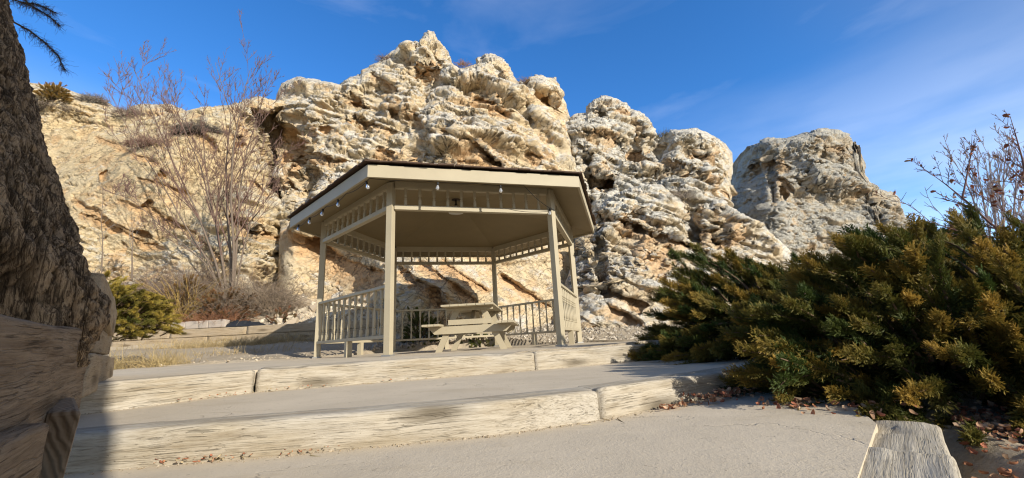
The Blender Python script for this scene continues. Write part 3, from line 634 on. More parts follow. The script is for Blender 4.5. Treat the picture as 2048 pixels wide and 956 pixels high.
for k in range(6):
    a, b_ = hx(k, R2, 0), hx(k+1, R2, 0); d = (b_-a)/np.linalg.norm(b_-a); n = np.array([d[1], -d[0], 0]); z = np.array([0, 0, 1.])
    pts = [a+z*ZE, b_+z*ZE, b_+z*(ZE+.178), a+z*(ZE+.178)]; ins = 1-.035/R2/math.cos(PI/6)
    mb = MB(); i0 = [p*np.array([ins, ins, 1]) for p in pts]
    mb.v = list(pts)+i0; mb.f = [[0, 1, 2, 3], [7, 6, 5, 4], [0, 4, 5, 1], [3, 2, 6, 7], [0, 3, 7, 4], [1, 5, 6, 2]]
    mb.build('fascia_board', M['paint'], gz)
# ceiling: six slopes with board joints
mb = MB(); apex = np.array([0, 0, ZE+.03+SL*R2])
for k in range(6):
    a, b_ = hx(k, R2*.985, ZE+.03), hx(k+1, R2*.985, ZE+.03)
    mb.prism([a, b_, apex], (0, 0, .02))
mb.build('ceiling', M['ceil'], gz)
# roof: courses of wooden shingles on a deck
mb = MB(); rnd = random.Random(3)
Z0 = ZE+.19; slope = SL*1.0; RO = R2+.07
for k in range(6):
    a, b_ = hx(k, RO, Z0), hx(k+1, RO, Z0); ap = np.array([0, 0, Z0+slope*RO])
    mb.prism([hx(k, R2*.98, Z0-.012), hx(k+1, R2*.98, Z0-.012), ap-np.array([0, 0, .012])], (0, 0, .01))
    nc = 17
    for c in range(nc):
        f0, f1 = c/nc, min(.995, (c+1.35)/nc)
        A, B = a+(ap-a)*f0, b_+(ap-b_)*f0; A1, B1 = a+(ap-a)*f1, b_+(ap-b_)*f1
        w = np.linalg.norm(B-A); s = rnd.random()*.1
        cuts = [0]
        while cuts[-1] < w: cuts.append(cuts[-1]+rnd.uniform(.10, .26))
        cuts = [min(q/w, 1) for q in cuts]
        for u0, u1 in zip(cuts[:-1], cuts[1:]):
            if u1-u0 < .005: continue
            u0 += .003/w; u1 -= .003/w
            th = rnd.uniform(.016, .026); out = rnd.uniform(-.018, .014)*(1 if c == 0 else .6); lift = .008+rnd.uniform(0, .007)
            dn = (A+B)/2-ap; dn /= np.linalg.norm(dn)
            p0 = A+(B-A)*u0+dn*out; p1 = A+(B-A)*u1+dn*(out+rnd.uniform(-.006, .006)); p2 = A1+(B1-A1)*u1; p3 = A1+(B1-A1)*u0
            zz = np.array([0, 0, 1.])
            mb.prism([p0+zz*lift, p1+zz*(lift+rnd.uniform(0, .004)), p2+zz*.002, p3+zz*.002], (0, 0, th))
mb.build('shingle_roof', M['shingle'], gz)

# lamp under the ceiling
lz = ZE+.03+SL*R2-.003
lt = empty('ceiling_lamp', (GX, GY, lz), 'small bronze ceiling lamp with flared glass shade hanging inside the gazebo', 'lamp')
MB().lathe([(.085, -.03), (.085, -.005), (.02, 0)], n=20).build('canopy', M['bronze'], lt, smooth=True)
MB().lathe([(.035, -.15), (.028, -.12), (.016, -.1), (.016, -.03)], n=14).build('stem', M['bronze'], lt, smooth=True)
MB().lathe([(.05, -.24), (.10, -.29), (.155, -.30), (.155, -.293), (.1, -.262), (.055, -.16), (.03, -.145)], n=24).build('lamp_shade', M['opal'], lt, smooth=True)

# bulb string under the eaves
bs = empty('bulb_string', (GX, GY, 0), 'black outdoor light string with clear bulbs sagging along the gazebo eaves', 'string lights')
def eave(k, f, r=R2-.055, dz=0): 
    a, b_ = hx(k, r, ZE), hx(k+1, r, ZE); p = a+(b_-a)*f; p[2] += dz; return p
path = []
for k, f0, f1, n in ((5, .02, 1, 5), (0, 0, .72, 4)):
    fs = np.linspace(f0, f1, n)
    for i in range(n-1):
        for t in np.linspace(0, 1, 7)[:-1]:
            path.append(eave(k, fs[i]+(fs[i+1]-fs[i])*t, dz=-.004-(.05 if k == 5 else .012)*4*t*(1-t)*(.8 if i % 2 else 1)))
p_end = eave(0, .72); pb = hx(1, R1+.06, 2.12)
for t in np.linspace(0, 1, 9): q = p_end+(pb-p_end)*t; q[2] -= .05*4*t*(1-t); path.append(q)
MB().tube(path, .0045, 5).build('wire', M['black'], bs, smooth=True)
def bulb_at(p, tilt):
    s = MB().lathe([(.004, .004), (.013, 0), (.016, -.012), (.016, -.042), (.013, -.046)], n=10).build('socket', M['black'], bs, smooth=True); s.location = p; s.rotation_euler = tilt
    g_ = MB().lathe([(.011, -.046), (.013, -.052), (.024, -.075), (.026, -.09), (.02, -.108), (.007, -.117)], n=12).build('bulb', M['glass'], s, smooth=True)
    f_ = MB().tube([(0, 0, -.05), (.004, 0, -.075), (-.004, 0, -.09)], .003, 4).build('filament', M['bronze'], s)
for k, f, tl in ((5, .28, (.1, .1, 0)), (5, .47, (0, .15, 0)), (5, .66, (.2, 0, 0)), (5, .965, (.1, -.25, 0)), (0, .30, (0, .05, 0)), (0, .60, (.05, 0, 0)), (5, .10, (0, 0, 0))):
    p = eave(k, f, dz=-.01); bulb_at(p, tl)
bulb_at(pb+np.array([-.06, -.03, .02]), (0, .2, 0))

# floodlight on the right rear post
D = np.array([GX, GY, 0])+hx(2, R1, 0)
fl = empty('floodlight', D+np.array([.06, -.04, 1.86]), 'small black floodlight clamped to the right rear gazebo post', 'floodlight')
Rf = np.array(Matrix.Rotation(.5, 3, 'Z') @ Matrix.Rotation(.35, 3, 'X'))
MB().box((.10, -.03, .015), (.12, .045, .10), Rf).box((.10, .0, .015), (.09, .04, .075), Rf).build('housing', M['black'], fl, bevel=.006)
MB().beam((-.03, 0, -.035), (.09, 0, -.04), .018, .012).beam((.09, 0, -.04), (.1, -.01, .0), .012, .03).build('bracket', M['black'], fl)
e3 = hx(2, R2-.03, ZE)+np.array([GX, GY, 0])-np.array(fl.location)
pp = [np.array([.10, 0, .05])+(e3-np.array([.10, 0, .05]))*t-np.array([0, 0, .07*4*t*(1-t)]) for t in np.linspace(0, 1, 10)]
MB().tube(pp, .003, 4).build('cord', M['black'], fl)

# ------------------------------------------------------------------ picnic table
pt = empty('picnic_table', (-.70, 7.28, 0), 'khaki wooden picnic table with attached benches under the gazebo roof', 'picnic table', rz=-.05); pt.scale = (.93, 1, .94)
mb = MB()
for i in range(6): mb.box(((i-2.5)*.146, 0, .735), (.139, 1.84, .034))
tp = mb.build('tabletop', M['paint'], pt, bevel=.004)
for s in (-1, 1):
    bm_ = MB()
    for j in range(3): bm_.box((s*(.49+.0725+(j-.5)*.098), 0, .432), (.092, 1.84, .036))
    bm_.build('bench', M['paint'], pt, bevel=.004)
for yy_ in (-.60, .60):
    o_ = .045 if yy_ < 0 else -.045
    for s in (-1, 1):
        f, t = np.array([s*.555, yy_, .0]), np.array([s*.21, yy_, .716]); w = np.array([.055, 0, 0])
        MB().prism([f-w+(0, -.019, 0), f+w+(0, -.019, 0), t+w+(0, -.019, 0), t-w+(0, -.019, 0)], (0, .038, 0)).build('leg', M['paint'], pt)
    MB().prism([(-.69, yy_-o_-.02, .413), (.69, yy_-o_-.02, .413), (.69, yy_-o_-.02, .375), (.61, yy_-o_-.02, .29), (-.61, yy_-o_-.02, .29), (-.69, yy_-o_-.02, .375)], (0, .04, 0)).build('seat_beam', M['paint'], pt)
    MB().beam((-.37, yy_-o_, .475), (.37, yy_-o_, .475), .038, .085).build('cross_brace', M['paint'], pt)
    MB().beam((-.40, yy_-o_, .69), (.40, yy_-o_, .69), .038, .05).build('cleat', M['paint'], pt)
for s in (-1, 1): MB().beam((0, s*.55, .42), (0, s*.18, .70), .07, .035).build('diagonal_brace', M['paint'], pt)

# ------------------------------------------------------------------ step timbers
def timber(name, a, b, w, h, mat, label=None, cat=None, group=None, rough=.006, roundr=.02, parent=None, seed=0, nl=None, side_=1, sag=0, via=()):
    """a weathered sawn log from a to b: a,b lie on its top front edge, w reaches back (left of a->b), h down"""
    a, b = np.array(a, float), np.array(b, float); x = b-a; L_ = np.linalg.norm(x); x /= L_
    yv = np.cross((0, 0, 1), x)*side_; yv /= np.linalg.norm(yv); zv = np.cross(x, yv)*side_
    nl = nl or max(12, int(L_/.03)); ring = []
    # rounded rectangle outline, denser on the front and top
    def line(p, q, n): return [np.array(p)+(np.array(q)-np.array(p))*i/n for i in range(n)]
    r = roundr
    def arc(cx, cy, a0): return [np.array([cx+r*math.cos(a0-i*PI/8), cy+r*math.sin(a0-i*PI/8)]) for i in range(4)]
    prof = line((0, -h+r), (0, -r), 14)+arc(r, -r, PI)+line((r, 0), (w-r, 0), 12)+arc(w-r, -r, PI/2)+line((w, -r), (w, -h+r), 5)+arc(w-r, -h+r, 0)+line((w-r, -h), (r, -h), 4)+arc(r, -h+r, -PI/2)
    prof = np.array(prof); n = len(prof)
    u = np.linspace(0, 1, nl); sh = np.ones(nl); 
    e = .012/L_
    V = []
    uu = np.concatenate([[0, 0], u[1:-1], [1, 1]]); scl = np.concatenate([[.0, .93], np.ones(nl-2), [.93, .0]])
    uu[1] = 0; uu[2] = max(uu[2], e); 
    c = np.array([w/2, -h/2])
    PT = np.zeros((len(uu), n, 3))
    for i, (t, s) in enumerate(zip(uu, scl)):
        pr = c+(prof-c)*s
        PT[i, :, 0] = t*L_; PT[i, :, 1] = pr[:, 0]; PT[i, :, 2] = pr[:, 1]
    Q = PT.reshape(-1, 3); s_ = seed*5.3
    nz = fbm(np.stack([Q[:, 0]*1.1+s_, Q[:, 1]*7, Q[:, 2]*7], 1), 4, 301)*rough*1.6+fbm(np.stack([Q[:, 0]*4+s_, Q[:, 1]*38, Q[:, 2]*38], 1), 3, 307)*rough*.55
    dent = sstep(.45, .7, fbm(np.stack([Q[:, 0]*2.3+s_, Q[:, 1]*4, Q[:, 2]*4], 1), 3, 311))*rough*1.4
    cc = np.array([0, w/2, -h/2]); dr = Q-cc; dr[:, 0] = 0; dr /= np.linalg.norm(dr, axis=1, keepdims=True)+1e-6
    Q = Q+dr*(nz-dent)[:, None]
    if via:
        vp = np.array([[0, 0]]+[[np.dot(np.array(p)-a[:2], x[:2]), np.dot(np.array(p)-a[:2], yv[:2])] for p in via]+[[L_, 0]])
        tq = np.linspace(0, L_, 200); off = np.interp(tq, vp[:, 0], vp[:, 1]); ker = np.ones(31)/31
        off = np.convolve(np.pad(off, 15, mode='reflect', reflect_type='odd'), ker, 'valid'); Q[:, 1] += np.interp(Q[:, 0], tq, off)
    Q[:, 2] += -sag*4*(Q[:, 0]/L_)*(1-Q[:, 0]/L_)
    F = gridfaces(n, len(uu), True)
    if side_ > 0: F = F[:, ::-1]
    o = mesh_np(name, Q, F, mat, parent)
    o.matrix_world = Matrix(((x[0], yv[0], zv[0], a[0]), (x[1], yv[1], zv[1], a[1]), (x[2], yv[2], zv[2], a[2]), (0, 0, 0, 1))) if side_ > 0 else Matrix(((x[0], yv[0], zv[0], a[0]), (x[1], yv[1], zv[1], a[1]), (x[2], yv[2], zv[2], a[2]), (0, 0, 0, 1)))
    if label: setp(o, label, cat, group)
    return o
G1 = 'weathered timbers edging the concrete steps'
def v3(p, z): return np.array([p[0], p[1], z])
def lerp(a, b, f): return np.array(a)+(np.array(b)-np.array(a))*f
timber('step_timber', v3(UP[0], .006), v3(lerp(UP[0], UP[1], .995), .004), .23, .22, M['tie'], 'upper step timber with two ring knots reaching into the shade by the log wall', 'timber', G1, seed=1)
timber('step_timber', v3(UP[1], .010), v3(lerp(UP[1], UP[2], .997), .006), .23, .22, M['tie'], 'long upper step timber directly in front of the gazebo opening', 'timber', G1, seed=2, rough=.008)
timber('step_timber', v3(UP[2], .006), v3(UP[3], .004), .23, .22, M['tie'], 'upper step timber that runs into the juniper shadow', 'timber', G1, seed=3)
timber('step_timber', v3(LO[0], ZM+.006), v3(lerp(LO[2], LO[3], .972), ZM+.006), .23, .20, M['tie'], 'long lower step timber nearest the camera with worn smooth edge and dark knots', 'timber', G1, seed=5, roundr=.03, via=(LO[1], LO[2]))
timber('step_timber', v3(LO[3], ZM+.010), v3(LO[4], ZM+.006), .23, .20, M['tie'], 'lower step timber past the open joint running under the juniper', 'timber', G1, seed=7, rough=.008, roundr=.03)
# the grey one at the edge of the landing, running towards the camera
ea, eb = np.array([.63, 1.0]), np.array([1.64, 2.11])
timber('edge_timber', v3(ea, ZL-.004), v3(lerp(ea, eb, .585), ZL-.004), .235, .26, M['tie_grey'], 'near piece of the gray cracked timber bordering the landing beside fallen leaves', 'timber', 'gray timbers along the right edge of the landing', rough=.009, roundr=.022, seed=9, side_=-1)
timber('edge_timber', v3(lerp(ea, eb, .592), ZL-.016), v3(eb, ZL-.016), .232, .24, M['tie_grey'], 'far piece of the gray landing timber whose end slips under the juniper', 'timber', 'gray timbers along the right edge of the landing', rough=.009, roundr=.02, seed=10, side_=-1)
# ------------------------------------------------------------------ log wall on the left
G2 = 'logs and blocks of the left retaining wall'
def wlog(name, pa, ya, pb, yb, w, h, mat, label, **k):
    """log of the side wall: its top front edge runs between two points seen at pa (depth ya) and pb (depth yb)"""
    a = at(*pa, ya); b = at(*pb, yb)
    d = b-a; d = d/np.linalg.norm(d); a = a-d*k.pop('ext', 0)
    return timber(name, a, b, w, h, mat, label, 'timber', G2, **k)
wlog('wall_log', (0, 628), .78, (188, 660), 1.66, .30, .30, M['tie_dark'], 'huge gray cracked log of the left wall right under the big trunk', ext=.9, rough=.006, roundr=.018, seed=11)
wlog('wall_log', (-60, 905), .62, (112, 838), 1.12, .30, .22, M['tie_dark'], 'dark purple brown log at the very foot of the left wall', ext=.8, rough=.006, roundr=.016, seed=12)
pe = at(126, 822, 1.22)
o = MB(); dv = np.array([.60, .80, 0]); nv_ = np.array([-.80, .60, 0])
xa = np.array([.086, .012, 0]); tl_ = np.array([-.02, -.02, -.42])
q0 = pe-xa*.45; q1 = pe+xa*.55
o.v = [q0, q1, q1+tl_*1.02, q0+tl_]+[p+np.array([-.25, .22, .02]) for p in (q0, q1, q1+tl_*1.02, q0+tl_)]
o.f = [[0, 3, 2, 1], [4, 5, 6, 7], [0, 1, 5, 4], [1, 2, 6, 5], [2, 3, 7, 6], [3, 0, 4, 7]]
setp(o.build('end_timber', M['endgrain'], bevel=.012), 'short leaning timber end showing curved growth rings beside the shaded step', 'timber', G2)
wa, wb = onz(163, 772, -.0), None
# blocks beyond: three courses, two blocks each, going away
near_b, far_b = at(172, 778, 2.05), at(229, 727, 3.75)
dirw = far_b-near_b; dirw[2] = 0; Lw = np.linalg.norm(dirw); dirw /= Lw
perp = np.array([-dirw[1], dirw[0], 0])
for c, (zt, zb, cuts, names) in enumerate(((.165, -.04, (0, .62, 1.0), ('ground course block of the left wall nearest the trunk', 'ground course block at the far end of the left wall')),
                                          (.345, .185, (0, .80, 1.03), ('long middle course block of the left wall', 'short middle course block at the far end of the left wall')),
                                          (.55, .372, (.05, .52, .86), ('tilted top course block of the left wall touching the trunk', 'top course block with a pale sunlit corner on the left wall')))):
    for i in range(2):
        a = near_b+dirw*Lw*cuts[i]+perp*(.0, .045, .02)[c]; b = near_b+dirw*Lw*(cuts[i+1]-.022)+perp*(.0, .045, .02)[c]; a[2] = b[2] = zt
        if c == 2: a[2] += .03; b[2] -= .05*i
        timber('wall_block', a, b, .22, zt-zb, M['wall_wood'], names[i], 'timber', G2, rough=.006, roundr=.012, seed=20+c*2+i)

# ------------------------------------------------------------------ big cottonwood trunk
def trunk_mesh(name, axis, radii, nu, nv, mat, parent=None, furrow=.05, seed=0, burls=(), rows=None):
    ax_ = np.array(axis, float); s = np.linspace(0, 1, len(ax_)); v = np.linspace(0, 1, nv)
    C = np.stack([np.interp(v, s, ax_[:, i]) for i in range(3)], 1); R = np.interp(v, s, radii)
    for _ in range(nv//12): C[1:-1] = (C[:-2]+C[1:-1]*2+C[2:])/4; R[1:-1] = (R[:-2]+2*R[1:-1]+R[2:])/4
    a = np.linspace(0, 2*PI, nu, endpoint=False); A, Vv = np.meshgrid(a, v)
    dx, dy = np.cos(A), np.sin(A)
    h = np.interp(v, s, ax_[:, 2])[:, None]
    q = np.stack([(dx*R[:, None]).ravel(), (dy*R[:, None]).ravel(), np.broadcast_to(h, A.shape).ravel()], 1)+seed
    wob = np.stack([fbm(q*2.2, 3, 401), fbm(q*2.2+4, 3, 407), fbm(q*1.5+8, 3, 411)], 1)
    n1 = fbm(q*np.array([15, 15, 1.5])+wob*np.array([1.1, 1.1, .3]), 4, 5, .55); ridge = np.clip(np.abs(n1)/.20, 0, 1)**.75
    n2 = fbm(q*np.array([38, 38, 5.5])+wob*np.array([2., 2., .8]), 3, 15); ridge2 = np.clip(np.abs(n2)/.22, 0, 1)**.8
    H = .5+.5*fbm(q*np.array([9, 9, 2.5]), 3, 25)
    low = np.clip(Vv.ravel()/.15, 0, 1)
    fine = fbm(q*np.array([90, 90, 22]), 3, 431)
    d = furrow*1.2*(ridge-.7)+furrow*.75*(ridge2-.6)+furrow*.5*fine+furrow*(H-.5)*.45+.015*fbm(q*1.6, 3, 441)
    brl = (1-low); bq = q*np.array([14, 14, 14])+wob*2.5
    d += brl*(.022*fbm(bq*.6, 4, 451)+.012*ridged(bq*np.array([1, 1, 1.6]), 4, 455))
    P = np.stack([C[:, None, 0]+dx*R[:, None], C[:, None, 1]+dy*R[:, None], np.broadcast_to(C[:, None, 2], A.shape)], -1).reshape(-1, 3)
    for bp, br, bd in burls:
        k = np.exp(-((P-np.array(bp))**2).sum(1)/br**2); d += bd*k
    P = P+np.stack([dx.ravel(), dy.ravel(), 0*dx.ravel()], 1)*d[:, None]
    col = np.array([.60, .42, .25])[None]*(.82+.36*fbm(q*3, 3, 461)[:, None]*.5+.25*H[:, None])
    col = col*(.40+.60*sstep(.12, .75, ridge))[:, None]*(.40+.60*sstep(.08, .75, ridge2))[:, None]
    F = gridfaces(nu, nv, True)
    return mesh_np(name, P, F, mat, parent, cols=col)
# right silhouette of the trunk, from the photograph: px at heights py; axis lies to the left of it
prof_px = [(192, 668), (199, 610), (196, 575), (182, 530), (166, 490), (150, 440), (134, 380), (118, 330), (104, 285), (90, 220), (73, 150), (52, 80), (32, 10), (10, -70), (-40, -260)]
yT = 1.62; axis, rad = [], []
for i, (px, py) in enumerate(prof_px):
    p = at(px, py, yT); r = np.interp(py, [-260, 0, 300, 480, 560, 610, 670], [.30, .34, .37, .41, .44, .42, .34])
    axis.append(p-np.array([(r+.035)*.69, (r+.035)*.72, 0])+np.array([0, 0, 0])); rad.append(r)
axis[0][2] -= .12
tr = empty('cottonwood_tree', (0, 0, 0), 'massive leaning furrowed cottonwood trunk rising from the log wall', 'tree')
hol = at(42, 590, 1.24)
trunk_mesh('trunk', axis, rad, 620, 620, M['bark'], tr, .026, 3, burls=((hol, .12, -.26), (at(150, 620, 1.5), .12, .05), (at(20, 520, 1.5), .12, .05)))
# hanging dead sprays of the same tree, high on the left
def twigs_along(path, n, ln, rng, r0=.006, down=.6, K=5, kink=.25):
    P = np.array(path, float); s = np.linspace(0, 1, len(P))
    t = rng.uniform(.12, 1, n); B = np.stack([np.interp(t, s, P[:, i]) for i in range(3)], 1)
    T = np.stack([np.interp(t, s, np.gradient(P[:, i])) for i in range(3)], 1); T /= np.linalg.norm(T, axis=1, keepdims=True)
    d = T*.7+rng.normal(0, .75, (n, 3)); d[:, 2] -= down*rng.random(n); d /= np.linalg.norm(d, axis=1, keepdims=True)
    l = ln*rng.uniform(.35, 1.1, n)
    out = [B]; c = B
    for k in range(1, K):
        d = d+rng.normal(0, kink, (n, 3)); d[:, 2] -= down*.12; d /= np.linalg.norm(d, axis=1, keepdims=True); c = c+d*(l/(K-1))[:, None]; out.append(c)
    Q = np.stack(out, 1); R = r0*np.linspace(1, .35, K)[None]*np.ones((n, 1)); return Q, R
rg = np.random.default_rng(5)
Vs, Fs, off = [], [], 0
def addt(P, R, n=3):
    global off
    V, F = tubes(P, R, n); Vs.append(V); Fs.append(F+off); off += len(V)
for pth in ([(-20, -70), (30, -20), (60, 10), (95, 30), (120, 52)], [(20, 40), (60, 62), (90, 85), (115, 110), (130, 140)], [(-10, -20), (40, 5), (75, 8), (110, 25)]):
    Q = np.array([at(px, py, 2.5+.08*i) for i, (px, py) in enumerate(pth)])
    s = np.linspace(0, 1, 5 if len(pth) == 5 else 4); u = np.linspace(0, 1, 9); Q = np.stack([np.interp(u, s, Q[:, i]) for i in range(3)], 1)
    addt(Q[None], np.linspace(.007, .003, 9)[None], 5)
    q, r = twigs_along(Q, 210, .10, rg, .0013, .8, kink=.4); addt(q, r)
    q, r = twigs_along(Q, 160, .035, rg, .0016, .6); addt(q, r)
mesh_np('dead_branch', np.concatenate(Vs), Fs, M['twig'], tr, cols=np.tile([.10, .075, .055], (off, 1)))

# unseen tree added behind the camera to cast shade on wall and trunk
bt = empty('shade_caster_tree', (0, 0, 0), 'unseen thick furrowed tree added behind the viewpoint to shade the log wall', 'tree')
sdv = np.array([.7071, -.7071, 0]); lat = np.array([-.7071, -.7071, 0])
bc = sdv*3.4+lat*(.80-.045)
trunk_mesh('trunk', [bc+(0, 0, -.9), bc+(0, 0, .3), bc+lat*.06+(0, 0, 2.5), bc+lat*.22+(0, 0, 5.2), bc+lat*.5+(0, 0, 7.5)], [.92, .80, .80, .82, .7], 120, 120, M['bark'], bt, .03, 9)
bq = []
for k in range(5):
    a = rg.uniform(0, 2*PI); d = np.array([math.cos(a)*.6+.3*sdv[0], math.sin(a)*.6+.3*sdv[1], .8]); st = bc+lat*.5+np.array([0, 0, 7.0])
    bq.append([st+d*t*3.2+np.array([0, 0, -.1*t*t]) for t in np.linspace(0, 1, 6)])
V, F = tubes(np.array(bq), np.linspace(.28, .06, 6)[None]*np.ones((5, 1)), 8); mesh_np('limb', V, F, M['bark'], bt, cols=np.tile([.25, .19, .13], (len(V), 1)))

# ------------------------------------------------------------------ low wall behind the dirt
wy = 11.6
lw = empty('low_wall', (0, 0, 0), 'low timber and block wall holding the rubble bank left of the gazebo', 'wall')
def wpt(px, py): return at(px, py, wy-.0)
def course(pxa, pxb, ytop, h, n, mat, name, dy=0, seed=0):
    a, b = wpt(pxa, ytop), wpt(pxb, ytop); zt = a[2]
    A = np.array([a[0], wy+dy, zt]); B = np.array([b[0], wy+dy-.0, zt])
    for i in range(n):
        timber(name, lerp(A, B, i/n+(.0 if i else 0)), lerp(A, B, (i+1)/n-.006), .2, h, mat, None, None, None, .007, .015, lw, seed+i, nl=14)
xa, xb = wpt(225, 650)[0], wpt(760, 650)[0]
z3 = wpt(480, 653)[2]
def crs(x0, x1, zt, h, cuts, mat, name, dy, seed):
    for i in range(len(cuts)-1):
        timber(name, (x0+(x1-x0)*cuts[i], wy+dy, zt), (x0+(x1-x0)*(cuts[i+1])-.012, wy+dy, zt), .2, h, mat, None, None, None, .007, .014, lw, seed+i, nl=26)
HC_ = .225
crs(xa, xb, z3, HC_-.006, (0, .22, .505, .78, 1), M['wall_wood'], 'upper_timber', .0, 40)
crs(xa, xb, z3-HC_, HC_-.006, (0, .36, .66, 1), M['wall_wood'], 'lower_timber', .02, 45)
crs(xa, xb, z3-2*HC_, .40, (0, .5, 1), M['wall_wood'], 'base_timber', .03, 49)
x0, x1 = wpt(343, 640)[0], wpt(452, 640)[0]
crs(x0, x1, z3+HC_-.01, HC_-.016, (0, .26, .5, .68, 1.0), M['paver'], 'cap_block', .0, 52)

# crumpled black sheeting on the wall
c = at(490, 645, wy+.16); u, v = np.meshgrid(np.linspace(-1, 1, 60), np.linspace(-1, 1, 24)); q = np.stack([u.ravel()*3, v.ravel()*2, u.ravel()*0], 1)
hh = np.clip(1-np.abs(u.ravel())**2.2, 0, 1)**.6*np.clip(1-v.ravel()**2, 0, 1)**.5
z = 1.25*hh*(.10+.05*fbm(q*1.5, 3, 501)-.04*u.ravel())+.035*ridged(q*2.2, 3, 505)*hh
P = np.stack([c[0]+u.ravel()*.57, c[1]+.02+v.ravel()*.16+.02*fbm(q, 2, 507), z3+.008+z], 1)
setp(mesh_np('plastic_sheeting', P, gridfaces(60, 24), M['tarp']), 'crumpled black plastic sheeting lying on the low wall', 'sheeting')
sp = at(418, 612, wy+.5); sp[2] = terrain(np.array([sp[0]]), np.array([sp[1]]))[0]
st = empty('garden_stake', sp, 'thin black garden stake with a white cap among the brown brush', 'stake')
MB().lathe([(.018, -.1), (.018, .36)], n=8).build('stem', M['black'], st); MB().lathe([(.03, .36), (.03, .43), (.02, .44)], n=10).build('cap', M['white'], st)
# ------------------------------------------------------------------ junipers
def spray_proto(seed, nb=10, L0=.20):
    """one flat feathery juniper spray along +X: curved stem with scale-leaf branchlets; returns verts, quads, tip value"""
    r = np.random.default_rng(seed); V, F, T = [], [], []
    def blade(p, d, l, w, tv):
        d = d/np.linalg.norm(d); s = np.cross(d, (r.normal(0, .5), r.normal(0, .5), 1)); s /= np.linalg.norm(s)
        b = len(V); V.extend([p-s*w*.5, p+s*w*.5, p+d*l*.65+s*w*.42, p+d*l-s*w*.10]); F.append([b, b+1, b+2, b+3]); T.extend([tv*.7, tv*.7, tv, min(1, tv+.25)])
    for i in range(nb):
        t = (i+.5)/nb; p = np.array([L0*t, .018*math.sin(3*t+seed), .03*t*t])
        for s in (-1, 1):
            a = r.uniform(.45, .9); l = L0*(.42*(1-t)**.7+.10)*r.uniform(.7, 1.15)
            d = np.array([math.cos(a), s*math.sin(a), r.normal(.05, .28)])
            for j in range(4):
                u = j/3.2; pj = p+d*l*u; dd = d+np.array([.35, r.normal(0, .45), r.normal(.05, .35)])
                blade(pj, dd, l*.42*(1-.45*u)+.018, .0085, min(1, .25+.45*t+.3*u))
    return np.array(V), np.array(F), np.array(T)
PROTO = [spray_proto(s) for s in (1, 2, 3)]
def juniper(name, label, plumes, group, gold=.5, nspray=16, scale=1., core=(), seed=0, green=(.050, .075, .016), tipc=(.36, .225, .042), dark=(.022, .040, .010)):
    """plumes: list of (start, end) branches; each carries sprays along its outer part"""
    r = np.random.default_rng(seed+100); root = empty(name, (0, 0, 0), label, 'juniper', group)
    A = np.array([p[0] for p in plumes]); B = np.array([p[1] for p in plumes]); N = len(A)
    K = 6; t = np.linspace(0, 1, K)[None, :, None]
    sag = np.linalg.norm(B-A, axis=1)[:, None, None]*np.array([0, 0, .10])[None, None]*(4*t*(1-t))
    P = A[:, None]*(1-t)+B[:, None]*t+sag+r.normal(0, .012, (N, K, 3))*np.minimum(1, t*3)
    V, F = tubes(P, np.linspace(.013, .003, K)[None]*np.ones((N, 1)), 4)
    mesh_np('branches', V, F, M['twig'], root, cols=np.tile([.16, .105, .065], (len(V), 1)))
    n = N*nspray; idx = np.repeat(np.arange(N), nspray)
    u = r.beta(1.9, 1.1, n)*.98+.02
    pos = np.stack([(P[idx, np.minimum((u*(K-1)).astype(int), K-2), k]*(1-(u*(K-1) % 1))+P[idx, np.minimum((u*(K-1)).astype(int)+1, K-1), k]*(u*(K-1) % 1)) for k in range(3)], 1)
    d = (B-A)[idx]; d /= np.linalg.norm(d, axis=1, keepdims=True)
    spread = .40*(1-u)+.12
    d = d+r.normal(0, 1, (n, 3))*spread[:, None]; d[:, 2] += .10; d /= np.linalg.norm(d, axis=1, keepdims=True)
    ow = B-(A.mean(0)*.6+B.mean(0)*.4)[None]; ow[:, 2] = np.maximum(ow[:, 2], 0)+.15; ow /= np.linalg.norm(ow, axis=1, keepdims=True); ow = ow[idx]+np.array([0, 0, .25])+r.normal(0, .25, (n, 3))
    Rm = frames(d, r.normal(0, .45, n), ow); sc = scale*r.uniform(.40, .95, n)*(1-.3*u)
    Mx = Rm*sc[:, None, None]
    gp = np.clip(r.normal(gold, .27, N), 0, 1)[idx]; hue = r.normal(0, .12, n)
    Vs, Fs, Cs, off = [], [], [], 0
    which = r.integers(0, 3, n)
    for k in range(3):
        m = which == k; pv, pf, ptv = PROTO[k]
        V, F = instance(pv, pf, Mx[m], pos[m]-d[m]*.06)
        g_ = np.clip(1.7*gp[m][:, None]*(.15+1.1*u[m][:, None]**2)*(.15+1.1*ptv[None]**1.4), 0, 1)
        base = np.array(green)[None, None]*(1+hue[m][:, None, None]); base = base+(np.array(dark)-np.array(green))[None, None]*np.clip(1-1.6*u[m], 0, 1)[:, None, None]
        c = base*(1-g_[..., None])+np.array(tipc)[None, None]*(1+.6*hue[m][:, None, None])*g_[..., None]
        Vs.append(V); Fs.append(F+off); Cs.append(c.reshape(-1, 3)); off += len(V)
    mesh_np('foliage', np.concatenate(Vs), Fs, M['juniper'], root, smooth=False, cols=np.concatenate(Cs))
    return root
